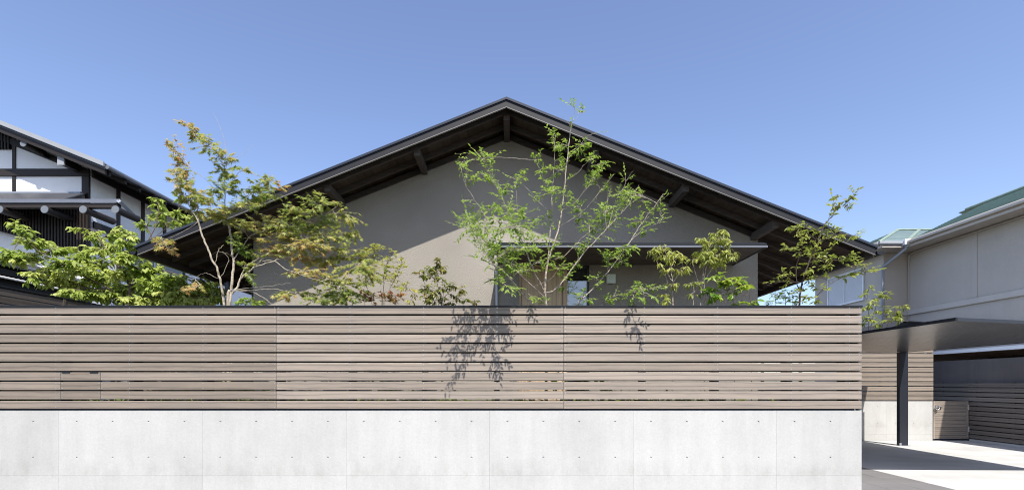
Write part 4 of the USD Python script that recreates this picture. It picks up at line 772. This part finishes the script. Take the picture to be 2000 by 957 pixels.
for c in [(33, 437, 12, 4), (48, 452, 14, 5), (45, 466, 12, 5), (62, 478, 18, 6), (15, 492, 15, 6), (12, 506, 12, 6), (40, 500, 16, 6), (92, 474, 16, 5), (110, 488, 20, 7), (72, 500, 24, 8), (42, 515, 20, 6), (130, 483, 15, 5), (152, 500, 18, 7), (155, 449, 9, 3), (183, 453, 8, 3), (190, 466, 18, 5), (215, 460, 13, 5), (226, 450, 10, 4), (250, 450, 8, 4), (252, 462, 10, 4),
          (180, 488, 22, 8), (215, 484, 22, 9), (245, 474, 17, 8), (120, 513, 25, 8), (90, 530, 22, 7), (62, 534, 14, 5), (60, 550, 12, 4), (120, 538, 26, 8), (160, 523, 27, 9), (200, 513, 28, 9), (240, 503, 25, 10), (268, 492, 18, 10), (100, 555, 20, 6), (150, 558, 26, 8), (190, 546, 28, 9), (230, 536, 28, 10), (268, 524, 26, 12), (298, 520, 18, 12),
          (130, 572, 22, 6), (170, 576, 26, 7), (210, 576, 30, 9), (250, 566, 30, 12), (290, 556, 27, 13), (322, 548, 22, 13), (340, 572, 28, 13), (378, 566, 27, 13), (405, 582, 24, 9), (300, 584, 34, 9), (350, 590, 30, 7), (385, 592, 26, 6), (350, 545, 18, 10), (400, 556, 20, 10), (425, 570, 14, 12), (260, 588, 30, 8),
          (303, 393, 11, 4), (308, 405, 13, 6), (318, 420, 14, 7), (322, 436, 13, 7), (345, 416, 12, 6), (356, 436, 14, 7), (372, 424, 9, 5), (285, 440, 11, 5), (348, 387, 7, 3), (300, 425, 8, 5)]:
    px, py, rx, ry = c; top = py < 445 and px > 270
    yy = (Y + 1.0 if top else Y + ch.g.uniform(-.45, .35) - (0.7 * np.clip((200 - px) / 200, 0, 1)))
    ch.clump(px, py, rx, ry, yy, area(rx, ry) / 26 + 3, .62 + ch.g.uniform(-.2, .2), per=6, droop=0.55, spread=0.3, r=0.006)
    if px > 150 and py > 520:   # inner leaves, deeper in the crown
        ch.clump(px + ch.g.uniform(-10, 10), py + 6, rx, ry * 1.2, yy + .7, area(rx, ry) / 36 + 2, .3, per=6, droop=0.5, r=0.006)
ch.finish()

# -- right-hand sparse tree
Y = 6.95
rt = Plant('sparse_tree', 'thin open tree with yellow-green leaves before the right eave end', 'tree', P(1563, 640, Y), 'bark_dark', 'leaf_olive', 'wide', 0.062, seed=11)
rt.limb(tr([(1565, 812), (1563, 595), (1562, 582), (1565, 562), (1570, 540), (1578, 516), (1587, 496), (1596, 477), (1602, 457), (1611, 439), (1624, 423), (1638, 401), (1660, 388), (1676, 379)], Y, Y - .2), 0.022, 0.003, 'trunk')
rt.limb(tr([(1564, 575), (1556, 551), (1555, 525), (1559, 505), (1566, 493)], Y, Y - .15), 0.011, 0.005)
rt.limb(tr([(1618, 432), (1624, 412), (1627, 394), (1635, 380)], Y - .15, Y - .1), 0.004, 0.0018, n=5)
rt.limb(tr([(1592, 468), (1578, 457), (1563, 448), (1545, 444)], Y - .1, Y - .3), 0.006, 0.002, n=5)
rt.limb(tr([(1600, 472), (1611, 467), (1629, 464), (1650, 461), (1678, 459)], Y - .1, Y), 0.006, 0.002, n=5)
rt.limb(tr([(1583, 500), (1600, 510), (1622, 507), (1642, 507), (1668, 500)], Y, Y + .2), 0.006, 0.002, n=5)
rt.limb(tr([(1566, 494), (1556, 492), (1545, 486), (1533, 482)], Y - .15, Y - .3), 0.005, 0.002, n=5)
rt.limb(tr([(1564, 580), (1589, 582), (1609, 562), (1627, 551), (1649, 540), (1666, 534), (1697, 529), (1714, 525)], Y, Y - .1), 0.008, 0.002, n=5)
rt.limb(tr([(1565, 570), (1567, 552), (1543, 551), (1519, 551), (1499, 557)], Y, Y - .2), 0.008, 0.002, n=5)
rt.limb(tr([(1545, 552), (1530, 540), (1508, 532)], Y - .1, Y - .2), 0.004, 0.0015, n=5)
rt.limb(tr([(1575, 525), (1585, 505), (1592, 480), (1594, 460), (1588, 446)], Y, Y + .1), 0.006, 0.002, n=5)
for c in [(1635, 381, 5, 4), (1626, 396, 6, 5), (1632, 405, 6, 4), (1657, 391, 7, 5), (1672, 383, 7, 5), (1663, 402, 6, 4), (1640, 400, 6, 4), (1624, 422, 5, 4), (1550, 443, 11, 7), (1567, 441, 11, 6), (1580, 448, 10, 6), (1590, 455, 8, 5), (1612, 440, 6, 4), (1618, 452, 10, 6), (1636, 458, 11, 5), (1653, 462, 10, 5), (1677, 458, 10, 6), (1643, 446, 5, 4),
          (1563, 468, 8, 5), (1575, 476, 10, 6), (1585, 484, 10, 6), (1572, 490, 12, 6), (1535, 482, 10, 6), (1548, 490, 8, 5), (1556, 496, 8, 4), (1598, 478, 7, 5), (1605, 492, 10, 5), (1618, 490, 7, 4), (1590, 505, 10, 6), (1603, 505, 8, 5), (1628, 506, 12, 5), (1645, 505, 14, 6), (1662, 500, 11, 5), (1670, 512, 9, 5), (1622, 520, 8, 4), (1603, 524, 7, 5), (1588, 525, 8, 6), (1575, 530, 8, 5), (1560, 520, 6, 4),
          (1610, 562, 8, 4), (1640, 543, 9, 5), (1655, 538, 9, 4), (1668, 534, 9, 4), (1690, 530, 8, 4), (1712, 526, 4, 3), (1685, 521, 7, 4), (1600, 540, 7, 5), (1580, 548, 10, 6), (1570, 560, 9, 6), (1592, 560, 8, 5), (1526, 538, 7, 4), (1497, 553, 6, 3), (1546, 545, 6, 3), (1556, 570, 8, 5), (1580, 580, 12, 5), (1600, 588, 10, 4), (1565, 590, 9, 4)]:
    px, py, rx, ry = c
    rt.clump(px, py, rx, ry, Y + rt.g.uniform(-.25, .15), area(rx, ry) / 26 + 3, .55, per=5, droop=0.15, r=0.002)
rt.sprays(30, 0.16, 0.55, 5)
rt.finish(250)

# -- two slim trees and companions in front of the shaded porch
def small(name, label, base, limbs, clumps, mat_, shape, size, y, dens, tint, droop, seed, bark_='bark_pale', r0=0.014, singles=200, per=6, cat_='shrub'):
    q = Plant(name, label, cat_, P(base, 640, y), bark_, mat_, shape, size, seed=seed, dens=3.2)
    for i, l in enumerate(limbs):
        l = ([(l[0][0], 748 + 0.45 * F / y)] if l[0][1] > 586 else []) + l
        q.limb(tr(l, y, y + (0, -.12, .1, -.08, .12)[i % 5]), r0 if i == 0 else r0 * 0.6, 0.003, 'stem', 6)
    for c in clumps:
        q.clump(c[0], c[1], c[2], c[3], y + q.g.uniform(-.15, .15), area(c[2], c[3]) / dens + 2, c[4] if len(c) > 4 else tint, per=per, droop=droop, r=0.002)
    q.finish(singles); return q
small('slim_tree', 'slim small tree with drooping yellow-green leaf tufts, left of the bushier one', 1314,
      [[(1314, 595), (1314, 564), (1313, 546), (1311, 529), (1308, 511), (1303, 498)], [(1314, 552), (1324, 538), (1335, 529), (1344, 523)], [(1313, 548), (1304, 536), (1290, 518), (1284, 513)], [(1304, 555), (1299, 539), (1291, 531)], [(1310, 522), (1318, 508), (1327, 503)]],
      [(1294, 481, 14, 5), (1276, 491, 9, 6), (1290, 497, 11, 7), (1306, 494, 12, 8), (1320, 500, 10, 6), (1330, 505, 6, 5), (1306, 513, 7, 6), (1301, 527, 6, 6), (1327, 527, 10, 5), (1341, 523, 8, 5), (1310, 554, 9, 4), (1298, 575, 9, 4), (1300, 586, 11, 5), (1285, 515, 4, 3), (1315, 558, 6, 3)],
      'leaf_yellow', 'slim', 0.088, 7.3, 24, .4, 0.8, 21, cat_='tree')
small('slim_tree', 'bushy-topped slim tree with drooping narrow leaves before the porch edge', 1370,
      [[(1369, 595), (1370, 568), (1372, 546), (1375, 520), (1380, 495), (1392, 470)], [(1374, 571), (1376, 540), (1379, 524), (1386, 514), (1400, 500)], [(1378, 545), (1392, 522), (1404, 510), (1420, 498)], [(1372, 560), (1362, 545), (1356, 525), (1352, 512)]],
      [(1415, 453, 14, 6), (1400, 457, 12, 7), (1370, 464, 9, 5), (1381, 468, 12, 7), (1390, 479, 20, 10), (1407, 470, 17, 10), (1423, 472, 8, 7), (1365, 490, 10, 7), (1381, 493, 17, 10), (1399, 497, 18, 10), (1416, 493, 12, 9), (1372, 505, 15, 7), (1390, 508, 14, 7), (1404, 514, 12, 8), (1424, 504, 7, 9), (1434, 498, 5, 5), (1351, 506, 9, 5)],
      'leaf_yellow', 'slim', 0.088, 7.3, 24, .3, 0.85, 22, cat_='tree')
small('sapling', 'low thin sapling between the two slim trees and the large-leaved shrub', 1354,
      [[(1354, 595), (1356, 571), (1354, 561), (1347, 553)], [(1356, 571), (1362, 558), (1367, 552)]], [(1346, 556, 9, 7), (1360, 554, 11, 5), (1345, 574, 6, 5), (1362, 575, 5, 3), (1371, 555, 5, 4)], 'leaf_olive', 'slim', 0.075, 7.2, 24, .4, 0.6, 23, r0=0.01)
bs = Plant('large_leaved_shrub', 'shrub with large glossy yellow-green leaves right of the slim trees', 'shrub', P(1425, 640, 7.0), 'bark_dark', 'leaf_broad', 'broad', 0.105, seed=24, dens=3.4)
for l in ([(1376, 810), (1377, 594), (1386, 578), (1394, 566)], [(1434, 810), (1434, 594), (1425, 577), (1416, 562), (1405, 552)], [(1468, 810), (1466, 591), (1456, 577), (1432, 568), (1425, 560)], [(1425, 577), (1440, 562), (1450, 550)]): bs.limb(tr(l, 7.0), 0.008, 0.003, 'stem', 6)
for c in [(1402, 540, 9, 5, .6), (1388, 548, 9, 6, .7), (1412, 546, 12, 6, .75), (1430, 545, 12, 7, .7), (1396, 560, 12, 8, .5), (1412, 562, 14, 8, .3), (1385, 568, 10, 9, .35), (1402, 574, 10, 8, .7), (1425, 560, 12, 7, .7), (1447, 545, 7, 7, .6), (1452, 557, 10, 5, .8), (1440, 556, 9, 5, .65), (1430, 572, 8, 6, .5), (1390, 582, 8, 5, .4), (1445, 564, 6, 4, .7), (1442, 592, 7, 2, .6), (1474, 590, 8, 3, .6), (1418, 551, 9, 5, .8)]:
    bs.clump(c[0], c[1], c[2], c[3], 7.0 + bs.g.uniform(-.12, .12), 5, c[4], per=5, droop=0.25, r=0.003)
bs.finish(300)
# -- shrubs in front of the sunlit render
small('bronze_shrub', 'dark green bushy shrub with bronze shoots before the sunlit wall', 860,
      [[(862, 595), (858, 570), (852, 545), (851, 525), (854, 508)], [(862, 590), (845, 570), (832, 560), (825, 540)], [(864, 590), (878, 570), (893, 560)], [(866, 594), (888, 580), (910, 586), (925, 588)], [(852, 548), (838, 535), (820, 530)]],
      [(854, 504, 5, 5, .7), (859, 514, 9, 8), (849, 521, 8, 6), (832, 527, 10, 6, .6), (851, 527, 14, 10), (867, 524, 5, 8, .7), (816, 531, 6, 4, .75), (826, 540, 8, 6), (845, 539, 13, 8), (862, 544, 8, 6), (832, 563, 12, 9), (832, 579, 10, 11), (848, 568, 13, 12), (842, 586, 14, 8), (872, 559, 14, 9), (864, 580, 10, 11), (888, 559, 12, 7, .6), (902, 566, 7, 12), (890, 578, 10, 8), (910, 588, 10, 5), (928, 590, 8, 5), (880, 590, 10, 5)],
      'leaf_camellia', 'oval', 0.07, 7.9, 22, .55, 0.5, 31, 'bark_dark')
small('feathery_shrub', 'thin feathery shrub with pale yellow leaves between maple and bronze shrub', 745,
      [[(747, 595), (749, 569), (749, 547), (752, 521), (745, 512), (734, 503), (730, 487), (720, 474)], [(750, 590), (758, 572), (768, 551), (777, 534), (784, 514)], [(726, 595), (718, 566), (715, 548)], [(752, 521), (762, 505), (766, 492)], [(765, 560), (785, 562), (803, 568)]],
      [(723, 484, 18, 8), (742, 484, 11, 7), (730, 496, 14, 6), (709, 497, 8, 4), (765, 490, 6, 3, .7), (751, 508, 17, 7), (771, 498, 6, 3), (784, 512, 10, 7), (768, 520, 13, 7), (792, 520, 6, 4), (776, 533, 12, 7), (755, 526, 10, 7, .2), (750, 537, 12, 7), (765, 538, 9, 5), (771, 547, 11, 4, .7), (736, 547, 13, 7), (717, 550, 12, 7, .2), (778, 556, 13, 5), (794, 556, 8, 4), (784, 566, 13, 4), (803, 568, 11, 5, .7), (810, 580, 6, 4, .7), (800, 590, 9, 4, .7), (724, 530, 10, 6), (705, 535, 10, 6), (700, 555, 10, 6)],
      'leaf_yellow', 'oval', 0.052, 8.0, 17, .5, 0.1, 32, 'bark_dark', 0.009)
small('red_tipped_shrub', 'low shrub with red and bronze leaves under the feathery shrub', 745,
      [[(730, 595), (728, 585), (724, 576)], [(712, 595), (708, 582)], [(752, 595), (752, 582)], [(772, 595), (771, 580)], [(745, 595), (744, 574)]],
      [(723, 576, 13, 6), (709, 582, 9, 8), (702, 575, 4, 4, .9), (730, 587, 17, 6), (752, 585, 15, 8, .5), (771, 580, 16, 7), (785, 580, 7, 6), (744, 572, 5, 4, .9), (762, 590, 20, 4, .4)],
      'leaf_red', 'oval', 0.06, 7.7, 20, .65, -0.3, 33, 'bark_dark', 0.006)
small('fine_leaved_shrub', 'fine-leaved dark green shrub at the foot of the sparse right tree', 1535,
      [[(1535, 595), (1533, 580), (1528, 570)], [(1548, 595), (1550, 580)], [(1515, 595), (1510, 582)]],
      [(1532, 572, 14, 6), (1520, 582, 14, 6), (1545, 580, 14, 7), (1508, 590, 12, 4), (1560, 588, 12, 5), (1535, 590, 16, 4), (1550, 566, 8, 5), (1512, 574, 7, 4)],
      'leaf_ash', 'oval', 0.045, 7.5, 16, .3, 0.1, 34, 'bark_dark', 0.006, singles=0)
small('evergreen_shrub', 'green shrub glimpsed behind the maple trunks under the left eave', 480,
      [[(470, 600), (472, 590), (468, 580)], [(495, 600), (498, 590)]], [(470, 585, 16, 6), (488, 586, 14, 6), (505, 590, 12, 5), (478, 592, 24, 4)], 'leaf_ash', 'oval', 0.07, 8.6, 22, .6, 0.3, 35, 'bark_dark', 0.006, singles=0)
small('low_green_shrub', 'low green shrub on the wall side of the maple foliage', 640,
      [[(640, 600), (640, 588), (632, 580)], [(665, 600), (668, 588)]], [(630, 588, 18, 5), (650, 584, 16, 6), (668, 588, 16, 6), (690, 586, 12, 6)], 'leaf_ash', 'oval', 0.06, 7.8, 22, .4, 0.2, 36, 'bark_dark', 0.006, singles=0)
# -- young tree behind the back fence
small('bamboo_like_tree', 'pale yellow-green young tree rising between fence end and carport roof', 1715,
      [[(1700, 660), (1701, 642), (1707, 611), (1714, 590), (1718, 572)], [(1730, 660), (1734, 634), (1748, 611), (1762, 597)], [(1697, 650), (1696, 610), (1694, 585), (1696, 562)], [(1722, 655), (1726, 620), (1728, 580)]],
      [(1695, 561, 9, 5), (1685, 576, 6, 7), (1701, 590, 14, 9), (1717, 579, 9, 9), (1729, 576, 7, 8), (1698, 618, 14, 11), (1690, 600, 8, 8), (1723, 604, 11, 8), (1748, 609, 14, 8), (1763, 598, 9, 7), (1739, 624, 12, 8), (1689, 637, 8, 7), (1710, 630, 10, 7), (1757, 620, 8, 6)],
      'leaf_yellow', 'slim', 0.14, 13.7, 26, .25, 0.4, 37, 'bark_dark', 0.02, cat_='tree')
# -- planting in the bed, seen in the gaps of the fence
g = np.random.default_rng(40); gv, gf, gt = [], [], []; v0, f0 = LEAF['oval']
for k in range(4200):
    x, y = g.uniform(-7.4, 4.0), (g.uniform(6.45, 6.95) if k > 1500 else g.uniform(6.6, 8.9)); h = 1.06 + 0.75 * g.random() * max(0, meshkit.noise(np.array([[x * 1.1, 3.0, 0.0]]))[0] - 0.2) if k > 1500 else 1.06 + g.uniform(0, 0.16) ** 1 + 0.32 * max(0, meshkit.noise(np.array([[x * 1.3, y * 1.3, 0.0]]))[0] - 0.45) * g.random()
    d = unit(np.array([g.normal(), g.normal(), g.uniform(0.1, 0.9)])); up = unit(np.array([0, 0, 1.0]) + g.normal(0, 0.4, 3)); yv = unit(np.cross(up, d)); zv = np.cross(d, yv); s = g.uniform(0.06, 0.13)
    gv.append(np.array([x, y, h]) + s * (v0[:, :1] * d + v0[:, 1:2] * yv + v0[:, 2:] * zv)); gf.append(f0 + len(v0) * k); gt += [g.uniform(0.2, 0.8)] * len(v0)
gp_ = part('/World', 'ground_cover', (np.vstack(gv), np.vstack(gf)), 'leaf_ash', kind='stuff', attrs={'tint': gt})
keys(stage.GetPrimAtPath(gp_), 'low green ground cover in the bed glimpsed through the fence gaps', 'ground cover')
